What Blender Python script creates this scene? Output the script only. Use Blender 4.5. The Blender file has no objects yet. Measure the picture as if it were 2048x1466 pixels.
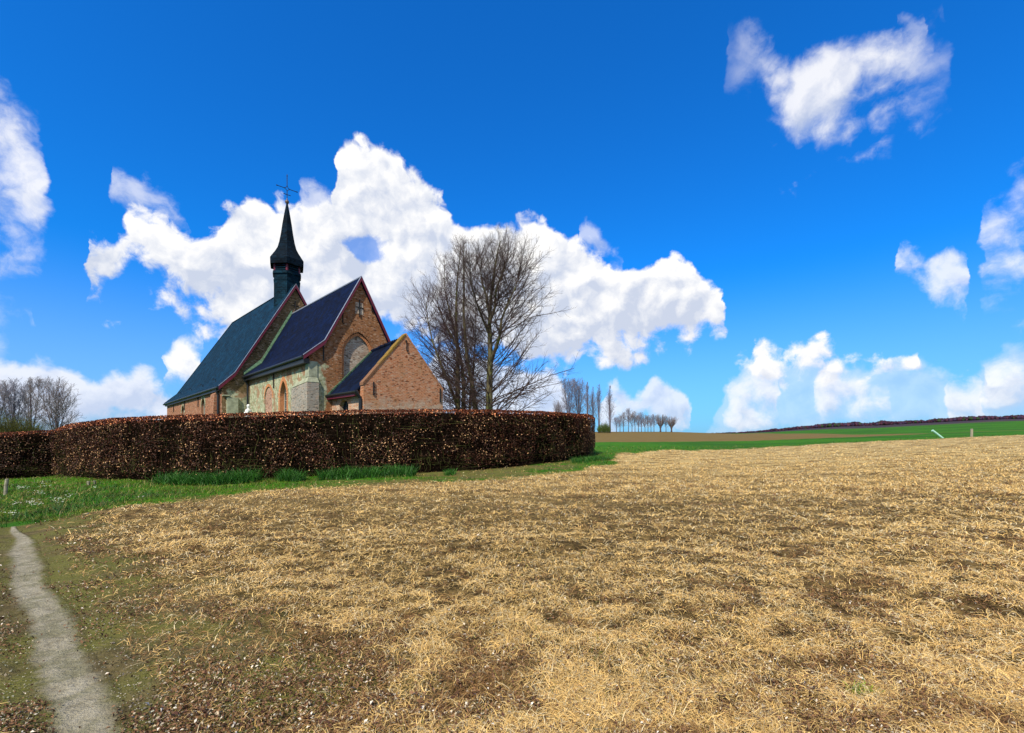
import bpy, math, random
import numpy as np
from mathutils import Vector
from mathutils.geometry import tessellate_polygon

R = math.radians
rng = np.random.default_rng(7)
random.seed(7)
SC = bpy.context.scene

# ------------------------------------------------------------------ camera
FPX, HOR, CX, EYE = 930.0, 872.0, 1024.0, 1.55
cam_d = bpy.data.cameras.new("camera")
cam = bpy.data.objects.new("camera", cam_d)
SC.collection.objects.link(cam)
SC.camera = cam
cam.location = (0, 0, EYE)
cam.rotation_euler = (R(90), 0, 0)
cam_d.sensor_width = 36.0
cam_d.lens = FPX / 2048 * 36.0
cam_d.shift_y = (HOR - 733) / 2048
cam_d.clip_start = 0.05
cam_d.clip_end = 8000

# ------------------------------------------------------------------ view, sun, world
SC.view_settings.view_transform = 'Standard'
SC.view_settings.look = 'None'
SC.view_settings.exposure = 0.25
SC.view_settings.gamma = 1.0
SC.cycles.max_bounces = 5
SC.cycles.diffuse_bounces = 2
SC.cycles.transparent_max_bounces = 4

SUN_TO = Vector((-0.42, -0.91, 0)).normalized()
SUN_EL = R(46)
sd = Vector((SUN_TO.x * math.cos(SUN_EL), SUN_TO.y * math.cos(SUN_EL), math.sin(SUN_EL)))
sun_d = bpy.data.lights.new("sun", 'SUN')
sun_d.energy = 5.0
sun_d.angle = R(0.53)
sun_d.color = (1.0, 0.91, 0.76)
sun = bpy.data.objects.new("sun", sun_d)
SC.collection.objects.link(sun)
sun.rotation_euler = (-sd).to_track_quat('-Z', 'Y').to_euler()


class NT:
    """tiny node-tree writer"""
    def __init__(self, tree):
        self.t = tree
        self.n = tree.nodes
        self.l = tree.links

    def node(self, typ, **kw):
        nd = self.n.new(typ)
        for k, v in kw.items():
            setattr(nd, k, v)
        return nd

    def put(self, sock, v):
        if v is None:
            return
        if isinstance(v, bpy.types.NodeSocket):
            self.l.new(v, sock)
        elif isinstance(v, (tuple, list)) and len(v) == 3 and sock.type == 'RGBA':
            sock.default_value = (*v, 1)
        else:
            sock.default_value = v

    def m(self, op, a, b=None, c=None, clamp=False):
        nd = self.node('ShaderNodeMath', operation=op, use_clamp=clamp)
        for i, v in enumerate((a, b, c)):
            self.put(nd.inputs[i], v)
        return nd.outputs[0]

    def vm(self, op, a, b=None, s=None):
        nd = self.node('ShaderNodeVectorMath', operation=op)
        self.put(nd.inputs[0], a)
        if b is not None:
            self.put(nd.inputs[1], b)
        if s is not None:
            self.put(nd.inputs['Scale'], s)
        return nd.outputs['Value'] if op in ('LENGTH', 'DOT_PRODUCT') else nd.outputs[0]

    def noise(self, vec, scale, detail=4, rough=0.55, dist=0.0):
        nd = self.node('ShaderNodeTexNoise')
        self.put(nd.inputs['Vector'], vec)
        nd.inputs['Scale'].default_value = scale
        nd.inputs['Detail'].default_value = detail
        nd.inputs['Roughness'].default_value = rough
        nd.inputs['Distortion'].default_value = dist
        return nd.outputs[0]

    def mix(self, f, a, b, blend='MIX'):
        nd = self.node('ShaderNodeMix', data_type='RGBA', blend_type=blend)
        self.put(nd.inputs[0], f)
        self.put(nd.inputs[6], a)
        self.put(nd.inputs[7], b)
        return nd.outputs[2]

    def step(self, v, lo, hi, a=0.0, b=1.0):
        nd = self.node('ShaderNodeMapRange', interpolation_type='SMOOTHSTEP')
        self.put(nd.inputs[0], v)
        self.put(nd.inputs[1], lo)
        self.put(nd.inputs[2], hi)
        self.put(nd.inputs[3], a)
        self.put(nd.inputs[4], b)
        return nd.outputs[0]

    def sep(self, v):
        nd = self.node('ShaderNodeSeparateXYZ')
        self.put(nd.inputs[0], v)
        return nd.outputs

    def comb(self, x, y, z):
        nd = self.node('ShaderNodeCombineXYZ')
        for i, v in enumerate((x, y, z)):
            self.put(nd.inputs[i], v)
        return nd.outputs[0]

    def ramp(self, f, stops):
        nd = self.node('ShaderNodeValToRGB')
        self.put(nd.inputs[0], f)
        el = nd.color_ramp.elements
        while len(el) < len(stops):
            el.new(0.5)
        for e, (p, c) in zip(el, stops):
            e.position = p
            e.color = (*c, 1)
        return nd.outputs[0]


# ---- sky: Nishita plus cumulus placed by bearing and elevation
world = bpy.data.worlds.new("World")
SC.world = world
world.use_nodes = True
world.node_tree.nodes.clear()
W = NT(world.node_tree)
sky = W.node('ShaderNodeTexSky', sky_type='NISHITA')
sky.sun_disc = False
sky.sun_elevation = SUN_EL
sky.sun_rotation = math.atan2(SUN_TO.x, SUN_TO.y)
sky.altitude = 0
sky.air_density = 1.3
sky.dust_density = 0.3
sky.ozone_density = 3.0
gen = W.node('ShaderNodeTexCoord').outputs['Generated']
dirn = W.vm('NORMALIZE', gen)
dx, dy, dz = W.sep(dirn)
hor = W.m('SQRT', W.m('ADD', W.m('MULTIPLY', dx, dx), W.m('MULTIPLY', dy, dy)))
tel0 = W.m('DIVIDE', dz, W.m('MAXIMUM', hor, 0.02))
az0 = W.m('ARCTAN2', dx, dy)
warp = W.node('ShaderNodeTexNoise')
warp.inputs['Scale'].default_value = 9
warp.inputs['Detail'].default_value = 3
W.put(warp.inputs['Vector'], dirn)
wv = W.vm('SUBTRACT', warp.outputs['Color'], (0.5, 0.5, 0.5))
wx, wy, wz = W.sep(wv)
wf = W.node('ShaderNodeTexNoise')
wf.inputs['Scale'].default_value = 30
wf.inputs['Detail'].default_value = 4
W.put(wf.inputs['Vector'], dirn)
wfv = W.vm('SUBTRACT', wf.outputs['Color'], (0.5, 0.5, 0.5))
fx_, fy_, _f = W.sep(wfv)
az = W.m('MULTIPLY_ADD', fx_, 0.036, W.m('MULTIPLY_ADD', wx, 0.022, az0))
tel = W.m('MULTIPLY_ADD', fy_, 0.034, W.m('MULTIPLY_ADD', wy, 0.022, tel0))
s_in = W.m('ADD', W.m('MULTIPLY', az, 1.0 / R(100)), 0.5, clamp=True)


def cl_noise(vec):
    """billowing lumps: two sizes of rounded cells roughened by fractal noise"""
    a = W.noise(vec, 15, 9, 0.62)
    out = W.m('MULTIPLY', a, 0.85)
    for sc_, am in ((10.0, 0.42), (27.0, 0.26)):
        vo = W.node('ShaderNodeTexVoronoi', feature='SMOOTH_F1')
        W.put(vo.inputs['Vector'], vec)
        vo.inputs['Scale'].default_value = sc_
        vo.inputs['Smoothness'].default_value = 0.35
        out = W.m('SUBTRACT', out, W.m('MULTIPLY', vo.outputs['Distance'], am))
    return out


dsq = W.vm('ADD', W.vm('ADD', dirn, W.vm('SCALE', wv, None, 0.04)), W.vm('SCALE', wfv, None, 0.022))
N0 = cl_noise(dsq)
N1 = cl_noise(W.vm('ADD', dsq, (-0.012, 0.0, 0.017)))
relief = W.m('SUBTRACT', N0, N1)
big = W.noise(dirn, 5.5, 4, 0.55)


def sx(px):
    return (math.atan((px - CX) / FPX) + R(50)) / R(100)


def st(px, py):
    return (HOR - py) / FPX * math.cos(math.atan((px - CX) / FPX))


def layer(clouds, amp, soft, under=0.3, slope=0.75, swell=0.0):
    """clouds = list of (opacity, [(px, top, bottom), ...]); returns (alpha, shade)"""
    pts = []
    for op, pl in clouds:
        pl = [tuple(p) + ((op,) if len(p) == 3 else ()) for p in pl]
        x0, t0, b0 = pl[0][:3]
        x1, t1, b1 = pl[-1][:3]
        c0, c1 = (t0 + b0) / 2, (t1 + b1) / 2
        pl = [(x0 - 14, c0 + 150, c0 - 150, pl[0][3])] + list(pl) + [(x1 + 14, c1 + 150, c1 - 150, pl[-1][3])]
        x_a, t_a, b_a, o_a = pl[1]
        x_b, t_b, b_b, o_b = pl[-2]
        if b_a - t_a > 24:
            c_ = .35 * t_a + .65 * b_a
            pl.insert(1, (x_a - 9, c_ - 4, c_ + 4, o_a))
        if b_b - t_b > 24:
            c_ = .35 * t_b + .65 * b_b
            pl.insert(-1, (x_b + 9, c_ - 4, c_ + 4, o_b))
        for x, tp, bt, o_ in pl:
            pts.append((sx(x), st(x, tp), st(x, bt), o_))
    pts.sort()
    nd = W.node('ShaderNodeRGBCurve')
    mp = nd.mapping
    for ci in range(3):
        cu = mp.curves[ci]
        vals = [(p[0], p[1 + ci]) for p in pts]
        if vals[0][0] > 0:
            vals.insert(0, (0.0, vals[0][1]))
        if vals[-1][0] < 1:
            vals.append((1.0, vals[-1][1]))
        cu.points[0].location = (0, max(0, min(1, vals[0][1])))
        cu.points[1].location = (1, max(0, min(1, vals[-1][1])))
        for v in vals[1:-1]:
            if 0 < v[0] < 1:
                p = cu.points.new(v[0], max(0, min(1, v[1])))
        for p in cu.points:
            p.handle_type = 'VECTOR'
    mp.update()
    W.put(nd.inputs['Color'], W.comb(s_in, s_in, s_in))
    sp = W.node('ShaderNodeSeparateColor')
    W.put(sp.inputs[0], nd.outputs[0])
    T, B, O = sp.outputs
    d = W.m('MINIMUM', W.m('SUBTRACT', T, tel), W.m('MULTIPLY', W.m('SUBTRACT', tel, B), 0.5))
    D = W.m('ADD', d, W.m('MULTIPLY_ADD', W.m('SUBTRACT', N0, 0.14), amp, swell))
    alpha = W.m('MULTIPLY', W.step(D, -soft * .75, soft * .5), O)
    rel = W.m('DIVIDE', W.m('SUBTRACT', tel, B), W.m('MAXIMUM', W.m('SUBTRACT', T, B), 0.01), clamp=True)
    sh = W.m('ADD', W.m('MULTIPLY_ADD', rel, slope, under), W.m('MULTIPLY', relief, 3.2))
    sh = W.m('ADD', sh, W.m('MULTIPLY', W.m('SUBTRACT', big, 0.5), 1.0))
    # thin rims are bright
    sh = W.m('ADD', sh, W.step(D, 0.025, 0.0, 0.0, 0.15))
    return alpha, W.m('ADD', sh, 0.0, clamp=True)


L_far = layer([
    (0.95, [(-20, 740, 870), (0, 735, 870), (40, 726, 870), (75, 716, 870), (90, 708, 870), (130, 714, 870), (150, 738, 870),
            (175, 768, 870), (200, 760, 870), (235, 742, 870), (260, 755, 870), (290, 750, 870), (330, 772, 870), (352, 795, 870)]),
    (0.9, [(860, 740, 870), (900, 705, 870), (950, 700, 860), (1000, 728, 860), (1060, 738, 860), (1100, 742, 850), (1128, 765, 845)]),
    (0.85, [(1210, 775, 850), (1235, 766, 850), (1262, 782, 850), (1285, 778, 850), (1300, 763, 850), (1320, 757, 850), (1345, 772, 850), (1365, 790, 845), (1378, 815, 845)]),
    (0.42, [(1418, 850, 874, .2), (1435, 800, 875, .35), (1452, 752, 875), (1500, 718, 875), (1560, 712, 875), (1640, 716, 875), (1760, 718, 875), (1850, 732, 875),
            (1900, 770, 875), (1960, 760, 875), (2000, 716, 875), (2048, 700, 875), (2090, 700, 875)]),
], 0.10, 0.022, 0.12)
L_main = layer([
    (0.25, [(1785, 46, 56), (1805, 30, 56), (1822, 38, 66), (1848, 56, 74)]),
    (1.0, [(168, 490, 560), (183, 484, 562), (205, 480, 568), (240, 470, 550), (270, 443, 548), (300, 440, 555), (340, 450, 572), (380, 485, 592), (430, 476, 612),
           (448, 438, 640), (480, 418, 660), (520, 402, 668), (560, 404, 668), (595, 408, 668), (640, 425, 668), (668, 398, 668), (678, 330, 668), (690, 312, 668), (720, 303, 660),
           (765, 312, 645), (800, 330, 640), (815, 365, 645), (850, 380, 660), (890, 396, 675), (905, 430, 680), (945, 466, 690), (990, 455, 700),
           (1045, 449, 700), (1088, 460, 705), (1100, 475, 705), (1150, 490, 708), (1200, 520, 705), (1240, 554, 695), (1290, 548, 690), (1345, 520, 680),
           (1385, 538, 668), (1400, 568, 655), (1440, 582, 635)]),
], 0.115, 0.018, -0.02, 0.92, 0.010)
L_mid = layer([
    (1.0, [(1448, 722, 738), (1462, 705, 738), (1478, 700, 738), (1494, 712, 738), (1505, 684, 738), (1530, 665, 738), (1560, 682, 738), (1600, 688, 738), (1640, 682, 738), (1680, 704, 737), (1720, 708, 737), (1755, 702, 737), (1800, 716, 737), (1850, 724, 736)]),
], 0.11, 0.018, 0.25)
L_side = layer([
    (0.85, [(-40, 200, 440), (0, 190, 436), (30, 202, 426), (52, 235, 415), (76, 275, 402), (86, 330, 390)]),
    (0.85, [(1462, 100, 128, .15), (1482, 92, 146, .3), (1520, 114, 152, .5), (1548, 126, 214, .75), (1600, 126, 242), (1650, 108, 228), (1690, 90, 215), (1722, 76, 210),
            (1760, 66, 202), (1800, 72, 195), (1830, 82, 215, .6), (1865, 105, 205, .4), (1892, 112, 170, .25)]),
    (0.8, [(1965, 450, 485), (1985, 430, 490), (2010, 395, 490), (2035, 368, 490), (2060, 355, 492), (2090, 350, 492)]),
], 0.20, 0.065, 0.25)
L_small = layer([
    (0.55, [(225, 342, 362), (250, 350, 375), (285, 358, 402), (320, 385, 425), (350, 412, 452), (370, 440, 462)]),
    (0.6, [(605, 380, 440), (640, 378, 460), (670, 395, 470)]),
    (0.5, [(1165, 455, 485), (1200, 470, 515), (1240, 505, 530)]),
    (0.75, [(1796, 520, 540), (1828, 512, 562), (1860, 525, 570), (1875, 535, 580), (1910, 532, 588), (1938, 548, 575)]),
    (0.8, [(1970, 770, 775), (2000, 755, 780), (2040, 742, 790), (2090, 730, 800)]),
], 0.12, 0.03, 0.3)
L_wisp = layer([
    (0.8, [(1458, 752, 808), (1500, 748, 812), (1550, 762, 808)]),
    (0.8, [(1640, 750, 795), (1670, 742, 805), (1720, 750, 812), (1780, 778, 805)]),
    (0.95, [(338, 722, 758), (352, 702, 766), (368, 690, 772), (385, 702, 770), (404, 722, 758)]),
    (0.35, [(-20, 610, 690), (0, 618, 682), (40, 640, 662), (78, 642, 655)]),
    (0.8, [(1905, 785, 815), (1930, 782, 820), (1965, 792, 815)]),
], 0.18, 0.04, 0.3)

# blue gap inside the big cloud
gap = W.vm('LENGTH', W.comb(W.m('DIVIDE', W.m('ADD', W.m('SUBTRACT', az, math.atan((716 - CX) / FPX)), W.m('MULTIPLY', W.m('SUBTRACT', tel, st(716, 490)), 0.9)), 0.021),
                            W.m('DIVIDE', W.m('SUBTRACT', tel, st(716, 490)), 0.0115), 0.0))
gapm = W.step(W.m('ADD', gap, W.m('MULTIPLY', W.m('SUBTRACT', N0, 0.17), 7.5)), 0.2, 1.7, 0.3, 1.0)
SHADOW_C, LIT_C = (0.58, 0.64, 0.78), (1.0, 0.99, 0.98)
A, C = None, None
for i, (al, shd) in enumerate((L_wisp, L_far, L_side, L_small, L_mid, L_main)):
    if i == 5:
        al = W.m('MULTIPLY', al, gapm)
    col = W.mix(shd, SHADOW_C, LIT_C)
    if i == 1:
        col = W.mix(0.4, col, (0.56, 0.67, 0.92))
    if A is None:
        A, C = al, col
    else:
        C = W.mix(W.m('DIVIDE', al, W.m('MAXIMUM', W.m('SUBTRACT', W.m('ADD', al, A), W.m('MULTIPLY', al, A)), 0.001), clamp=True), C, col)
        A = W.m('SUBTRACT', W.m('ADD', al, A), W.m('MULTIPLY', al, A))
front = W.step(W.m('ABSOLUTE', az0), R(58), R(50))
fill_clouds = W.m('MULTIPLY', W.step(W.noise(dirn, 1.9, 6, .6), .40, .56), W.step(tel0, .03, .22))  # unseen clouds behind the camera, added as neutral white fill light
A = W.m('MULTIPLY', A, front)
fill_alpha = W.m('MULTIPLY', fill_clouds, W.m('SUBTRACT', 1.0, front))
C = W.mix(front, (0.74, 0.75, 0.78), C)
A = W.m('ADD', A, fill_alpha)
skc = W.node('ShaderNodeMix', data_type='RGBA', blend_type='MULTIPLY')
skc.inputs[0].default_value = 1.0
W.put(skc.inputs[6], sky.outputs[0])
skc.inputs[7].default_value = (0.07, 0.93, 2.1, 1)
low = W.step(tel0, 0.34, 0.0)
skyc = W.mix(W.m('MULTIPLY', low, 0.42), skc.outputs[2], (5.2, 6.2, 10.0))
bg1 = W.node('ShaderNodeBackground')
W.put(bg1.inputs[0], skyc)
bg1.inputs[1].default_value = 0.078
bg2 = W.node('ShaderNodeBackground')
W.put(bg2.inputs[0], C)
bg2.inputs[1].default_value = 0.90
mxs = W.node('ShaderNodeMixShader')
W.put(mxs.inputs[0], A)
W.l.new(bg1.outputs[0], mxs.inputs[1])
W.l.new(bg2.outputs[0], mxs.inputs[2])
wo = W.node('ShaderNodeOutputWorld')
W.l.new(mxs.outputs[0], wo.inputs[0])
world.cycles.sampling_method = 'MANUAL'
world.cycles.sample_map_resolution = 1024


# ------------------------------------------------------------------ object helpers
def setp(o, label=None, cat=None, group=None, kind=None):
    if label: o['label'] = label
    if cat: o['category'] = cat
    if group: o['group'] = group
    if kind: o['kind'] = kind
    return o


def empty(name, loc=(0, 0, 0), rz=0.0, **kw):
    o = bpy.data.objects.new(name, None)
    o.empty_display_size = 0.3
    SC.collection.objects.link(o)
    o.location = loc
    o.rotation_euler = (0, 0, rz)
    return setp(o, **kw)


def link_mesh(name, me, mats=(), parent=None, **kw):
    o = bpy.data.objects.new(name, me)
    for m_ in (mats if isinstance(mats, (list, tuple)) else [mats]):
        me.materials.append(m_)
    SC.collection.objects.link(o)
    if parent is not None:
        o.parent = parent
    return setp(o, **kw)


def np_mesh(name, V, Q, col=None, smooth=False, k=4):
    """V (n,3), Q (m,k) -> mesh ; col (n,3) point colours"""
    me = bpy.data.meshes.new(name)
    V = np.ascontiguousarray(V, dtype=np.float32)
    Q = np.ascontiguousarray(Q, dtype=np.int32)
    me.vertices.add(len(V))
    me.vertices.foreach_set('co', V.ravel())
    me.loops.add(Q.size)
    me.loops.foreach_set('vertex_index', Q.ravel())
    me.polygons.add(len(Q))
    me.polygons.foreach_set('loop_start', np.arange(0, Q.size, Q.shape[1], dtype=np.int32))
    me.polygons.foreach_set('loop_total', np.full(len(Q), Q.shape[1], dtype=np.int32))
    if smooth:
        me.polygons.foreach_set('use_smooth', np.ones(len(Q), dtype=bool))
    me.update(calc_edges=True)
    if col is not None:
        at = me.color_attributes.new('Col', 'FLOAT_COLOR', 'POINT')
        c = np.ones((len(V), 4), dtype=np.float32)
        c[:, :3] = col
        at.data.foreach_set('color', c.ravel())
    return me


class MB:
    """polygon mesh collector in local coordinates"""
    def __init__(self):
        self.v, self.f = [], []

    def face(self, pts):
        b = len(self.v)
        self.v += [tuple(p) for p in pts]
        self.f.append(list(range(b, b + len(pts))))

    def box(self, x0, x1, y0, y1, z0, z1):
        self.hexa([(x0, y0, z0), (x1, y0, z0), (x1, y1, z0), (x0, y1, z0)], [(x0, y0, z1), (x1, y0, z1), (x1, y1, z1), (x0, y1, z1)])

    def hexa(self, lo, hi):
        n = len(lo)
        b = len(self.v)
        self.v += [tuple(p) for p in lo] + [tuple(p) for p in hi]
        self.f.append([b + i for i in reversed(range(n))])
        self.f.append([b + n + i for i in range(n)])
        for i in range(n):
            j = (i + 1) % n
            self.f.append([b + i, b + j, b + n + j, b + n + i])

    def bar(self, p, q, w, h, up=(0, 0, 1)):
        """rectangular bar from p to q"""
        p, q = Vector(p), Vector(q)
        d = (q - p).normalized()
        s = d.cross(Vector(up))
        if s.length < 1e-4:
            s = Vector((1, 0, 0))
        s.normalize()
        t = s.cross(d).normalized()
        o = [s * (-w / 2) + t * (-h / 2), s * (w / 2) + t * (-h / 2), s * (w / 2) + t * (h / 2), s * (-w / 2) + t * (h / 2)]
        self.hexa([p + a for a in o], [q + a for a in o])

    def tube(self, pts, rad, n=10):
        pts = [Vector(p) for p in pts]
        rads = rad if isinstance(rad, (list, tuple)) else [rad] * len(pts)
        b = len(self.v)
        for i, p in enumerate(pts):
            d = (pts[min(i + 1, len(pts) - 1)] - pts[max(i - 1, 0)]).normalized()
            s = d.cross(Vector((0.13, 0.31, 0.94)))
            if s.length < 0.05:
                s = d.cross(Vector((1, 0, 0)))
            s.normalize()
            t = s.cross(d)
            for k in range(n):
                a = 2 * math.pi * k / n
                self.v.append(tuple(p + (s * math.cos(a) + t * math.sin(a)) * rads[i]))
        for i in range(len(pts) - 1):
            for k in range(n):
                k2 = (k + 1) % n
                self.f.append([b + i * n + k, b + i * n + k2, b + (i + 1) * n + k2, b + (i + 1) * n + k])
        self.f.append([b + k for k in range(n)])
        self.f.append([b + (len(pts) - 1) * n + k for k in range(n)])

    def lathe(self, prof, c=(0, 0, 0), n=12, rot=0.0):
        b = len(self.v)
        for r, z in prof:
            for k in range(n):
                a = rot + 2 * math.pi * k / n
                self.v.append((c[0] + r * math.cos(a), c[1] + r * math.sin(a), c[2] + z))
        for i in range(len(prof) - 1):
            for k in range(n):
                k2 = (k + 1) % n
                self.f.append([b + i * n + k, b + i * n + k2, b + (i + 1) * n + k2, b + (i + 1) * n + k])
        self.f.append([b + k for k in reversed(range(n))])
        self.f.append([b + (len(prof) - 1) * n + k for k in range(n)])

    def build(self, name, mats, parent=None, bevel=0.0, smooth=False, fix=True, **kw):
        me = bpy.data.meshes.new(name)
        me.from_pydata(self.v, [], self.f)
        me.update()
        if fix:
            import bmesh
            bm = bmesh.new()
            bm.from_mesh(me)
            bmesh.ops.recalc_face_normals(bm, faces=bm.faces)
            if bevel:
                bmesh.ops.remove_doubles(bm, verts=bm.verts, dist=1e-5)
                bmesh.ops.bevel(bm, geom=[e for e in bm.edges if e.calc_face_angle(0) > 0.5], offset=bevel, segments=1, affect='EDGES')
            bm.to_mesh(me)
            bm.free()
        if smooth:
            for p in me.polygons:
                p.use_smooth = True
        return link_mesh(name, me, mats, parent, **kw)


# ------------------------------------------------------------------ numpy noise
def _h(ix, iy, seed):
    n = (ix.astype(np.int64) * 374761393 + iy.astype(np.int64) * 668265263 + seed * 1442695041) & 0x7fffffff
    n = (n ^ (n >> 13)) * 1274126177 & 0x7fffffff
    return ((n ^ (n >> 16)) & 0xffff) / 65535.0


def vn(x, y, seed=0):
    ix, iy = np.floor(x), np.floor(y)
    fx, fy = x - ix, y - iy
    fx, fy = fx * fx * (3 - 2 * fx), fy * fy * (3 - 2 * fy)
    a, b = _h(ix, iy, seed), _h(ix + 1, iy, seed)
    c, d = _h(ix, iy + 1, seed), _h(ix + 1, iy + 1, seed)
    return (a * (1 - fx) + b * fx) * (1 - fy) + (c * (1 - fx) + d * fx) * fy


def fbm(x, y, seed=0, octv=4):
    s, a, t = 0, 0.5, 0
    for o in range(octv):
        s = s + a * vn(x * 2 ** o + 17.3 * o, y * 2 ** o - 9.1 * o, seed + o)
        t += a
        a *= 0.5
    return s / t


def sstep(x, a, b):
    t = np.clip((x - a) / (b - a), 0, 1)
    return t * t * (3 - 2 * t)


# ------------------------------------------------------------------ terrain shape
def zz(py, Y):
    return EYE + (HOR - py) / FPX * Y


COLS = [
    (-1500, [(0, 0), (10, -.3), (20, -.8), (60, -2), (200, -4), (3000, -30)]),
    (-300, [(0, 0), (6, -.03), (10, -.15), (21, -.45), (60, -1.2), (200, -2.5), (3000, -30)]),
    (50, [(0, 0), (6, -.02), (10, -.1), (21, -.42), (60, -1.0), (200, -2.5), (3000, -30)]),
    (300, [(0, 0), (10, -.05), (16, -.07), (25, .1), (60, 0), (200, 0), (3000, -30)]),
    (850, [(0, 0), (10, .02), (17, .15), (30, .4), (60, .6), (120, 1.0), (200, 2.6), (250, 3.2), (500, 0), (3000, -30)]),
    (1180, [(0, 0), (10, .08), (20, .35), (27, .52), (60, .6), (75, .6), (120, 1.1), (200, 2.9), (250, 3.7), (400, 1), (3000, -30)]),
    (1330, [(0, 0), (10, .08), (20, .33), (31, .62), (60, .6), (75, .62), (120, 1.1), (200, 2.8), (250, 3.8), (400, 2), (3000, -30)]),
    (1480, [(0, 0), (10, .08), (20, .25), (37, .54), (75, .72), (150, 1.45), (250, 2.7), (400, 4.2), (600, 3), (3000, -30)]),
    (1700, [(0, 0), (10, .15), (20, .4), (45, .94), (80, 1.3), (130, 1.9), (300, 6.3), (420, 11.2), (600, 12), (3000, -30)]),
    (2048, [(0, 0), (10, .25), (20, .62), (40, 1.3), (60, 1.68), (100, 2.7), (200, 6.8), (300, 11.2), (430, 18.6), (600, 19), (3000, -30)]),
    (2700, [(0, 0), (10, .4), (20, 1.0), (40, 2.0), (60, 2.8), (100, 4.6), (200, 11), (300, 17), (430, 26), (600, 27), (3000, -30)]),
]


def ground_base(X, Y):
    X, Y = np.asarray(X, float), np.asarray(Y, float)
    a = X / np.maximum(Y, 1.0)
    ca = np.array([(c[0] - CX) / FPX for c in COLS])
    Z = np.stack([np.interp(Y, [p[0] for p in c[1]], [p[1] for p in c[1]]) for c in COLS])
    i = np.clip(np.searchsorted(ca, a) - 1, 0, len(ca) - 2)
    f = np.clip((a - ca[i]) / (ca[i + 1] - ca[i]), 0, 1)
    fl = f * f * (3 - 2 * f) * .5 + f * .5
    z0 = np.take_along_axis(Z, i[None, ...], 0)[0]
    z1 = np.take_along_axis(Z, (i + 1)[None, ...], 0)[0]
    return z0 * (1 - fl) + z1 * fl


PX0, PY0 = -2.24, 2.43
_pd = np.array([-8.2 + 2.24, 7.7 - 2.43])
_pd /= np.linalg.norm(_pd)


def path_s(X, Y):
    """signed distance right of the footpath's centre line, distance along it"""
    along = (X - PX0) * _pd[0] + (Y - PY0) * _pd[1]
    s = (X - PX0) * _pd[1] - (Y - PY0) * _pd[0]
    s = s - 0.03 * np.sin(along * 1.1) - 0.02 * np.sin(along * 2.7 + 1)
    return s, along


def ground_z(X, Y):
    X, Y = np.asarray(X, float), np.asarray(Y, float)
    z = ground_base(X, Y)
    s, al = path_s(X, Y)
    d = np.hypot(X, Y)
    rough = 1 - np.exp(-(s / .35) ** 2)
    n = (fbm(X * 6, Y * 6, 3, 3) - .5) * .07 * np.exp(-d / 25) + (fbm(X * .9, Y * .9, 5, 3) - .5) * .14
    n = n * (0.25 + .75 * rough) * np.clip(1.2 - d / 400, 0.2, 1)
    z = z + n - .035 * np.exp(-(s / .28) ** 2)
    far = sstep(Y, 200, 350)
    return z + far * (fbm(X / 60, Y / 60, 8, 3) - .5) * 1.2


_ex = [-60, -20, -9.3, -8.8, -6.9, -2.96, -.4, 2.3, 4.2, 6.3, 18.1, 32.7, 66, 150, 900]
_ey = [6.5, 6.8, 7.8, 11.0, 12.8, 14.2, 15.3, 17.1, 19.8, 27, 37, 45, 60, 92, 400]


def edgeY(X):
    return np.interp(X, _ex, _ey)


def zones(X, Y):
    """weights: straw, green, plough, dark"""
    w = (fbm(X * .8, Y * .8, 11, 3) - .5) * 1.6 * np.clip(Y / 25, .6, 1.2)
    eY = edgeY(X + (fbm(X * .5, Y * .5, 2, 2) - .5) * .6)
    green = sstep(Y + w * 1.1 - eY + (fbm(X * 3, Y * 3, 13, 2) - .5) * 1.0, -.45, .55)
    a = X / np.maximum(Y, 1)
    px = a * FPX + CX
    yb1 = np.interp(px, [300, 1180, 1480, 1700, 1860], [70, 72, 75, 82, 100])
    yb2 = np.interp(px, [300, 1480, 1560, 1700, 1860], [330, 300, 190, 130, 100])
    plough = sstep(Y, yb1 - 1, yb1 + 1) * (1 - sstep(Y, yb2 - 6, yb2 + 6)) * (px > 700)
    yd = np.interp(px, [1380, 1480, 1700, 2048], [600, 330, 300, 305])
    dark = sstep(Y, yd - 20, yd + 20) * (px > 1300)
    s, al = path_s(X, Y)
    straw = (1 - green) * sstep(s + (fbm(X * 1.3, Y * 1.3, 21, 3) - .5) * 1.5, .62, 1.65)
    bz = sstep(px, 560, 800) * (1 - sstep(px, 1120, 1185)) * (Y < 26) * np.clip((fbm(X * .5, Y * 1.2, 141, 3) - .40) * 7, 0, .9)
    green = green * (1 - plough) * (1 - dark) * (1 - bz)
    return straw, green, plough * (1 - dark), dark


# ------------------------------------------------------------------ materials
def new_mat(name):
    m_ = bpy.data.materials.new(name)
    m_.use_nodes = True
    m_.node_tree.nodes.clear()
    t = NT(m_.node_tree)
    out = t.node('ShaderNodeOutputMaterial')
    b = t.node('ShaderNodeBsdfPrincipled')
    t.l.new(b.outputs[0], out.inputs[0])
    b.inputs['Roughness'].default_value = 0.85
    b.inputs['Specular IOR Level'].default_value = 0.25
    return m_, t, b


def bump(t, b, h, strength=0.5, dist=0.02):
    bp = t.node('ShaderNodeBump')
    bp.inputs['Strength'].default_value = strength
    bp.inputs['Distance'].default_value = dist
    t.put(bp.inputs['Height'], h)
    t.l.new(bp.outputs[0], b.inputs['Normal'])


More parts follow.
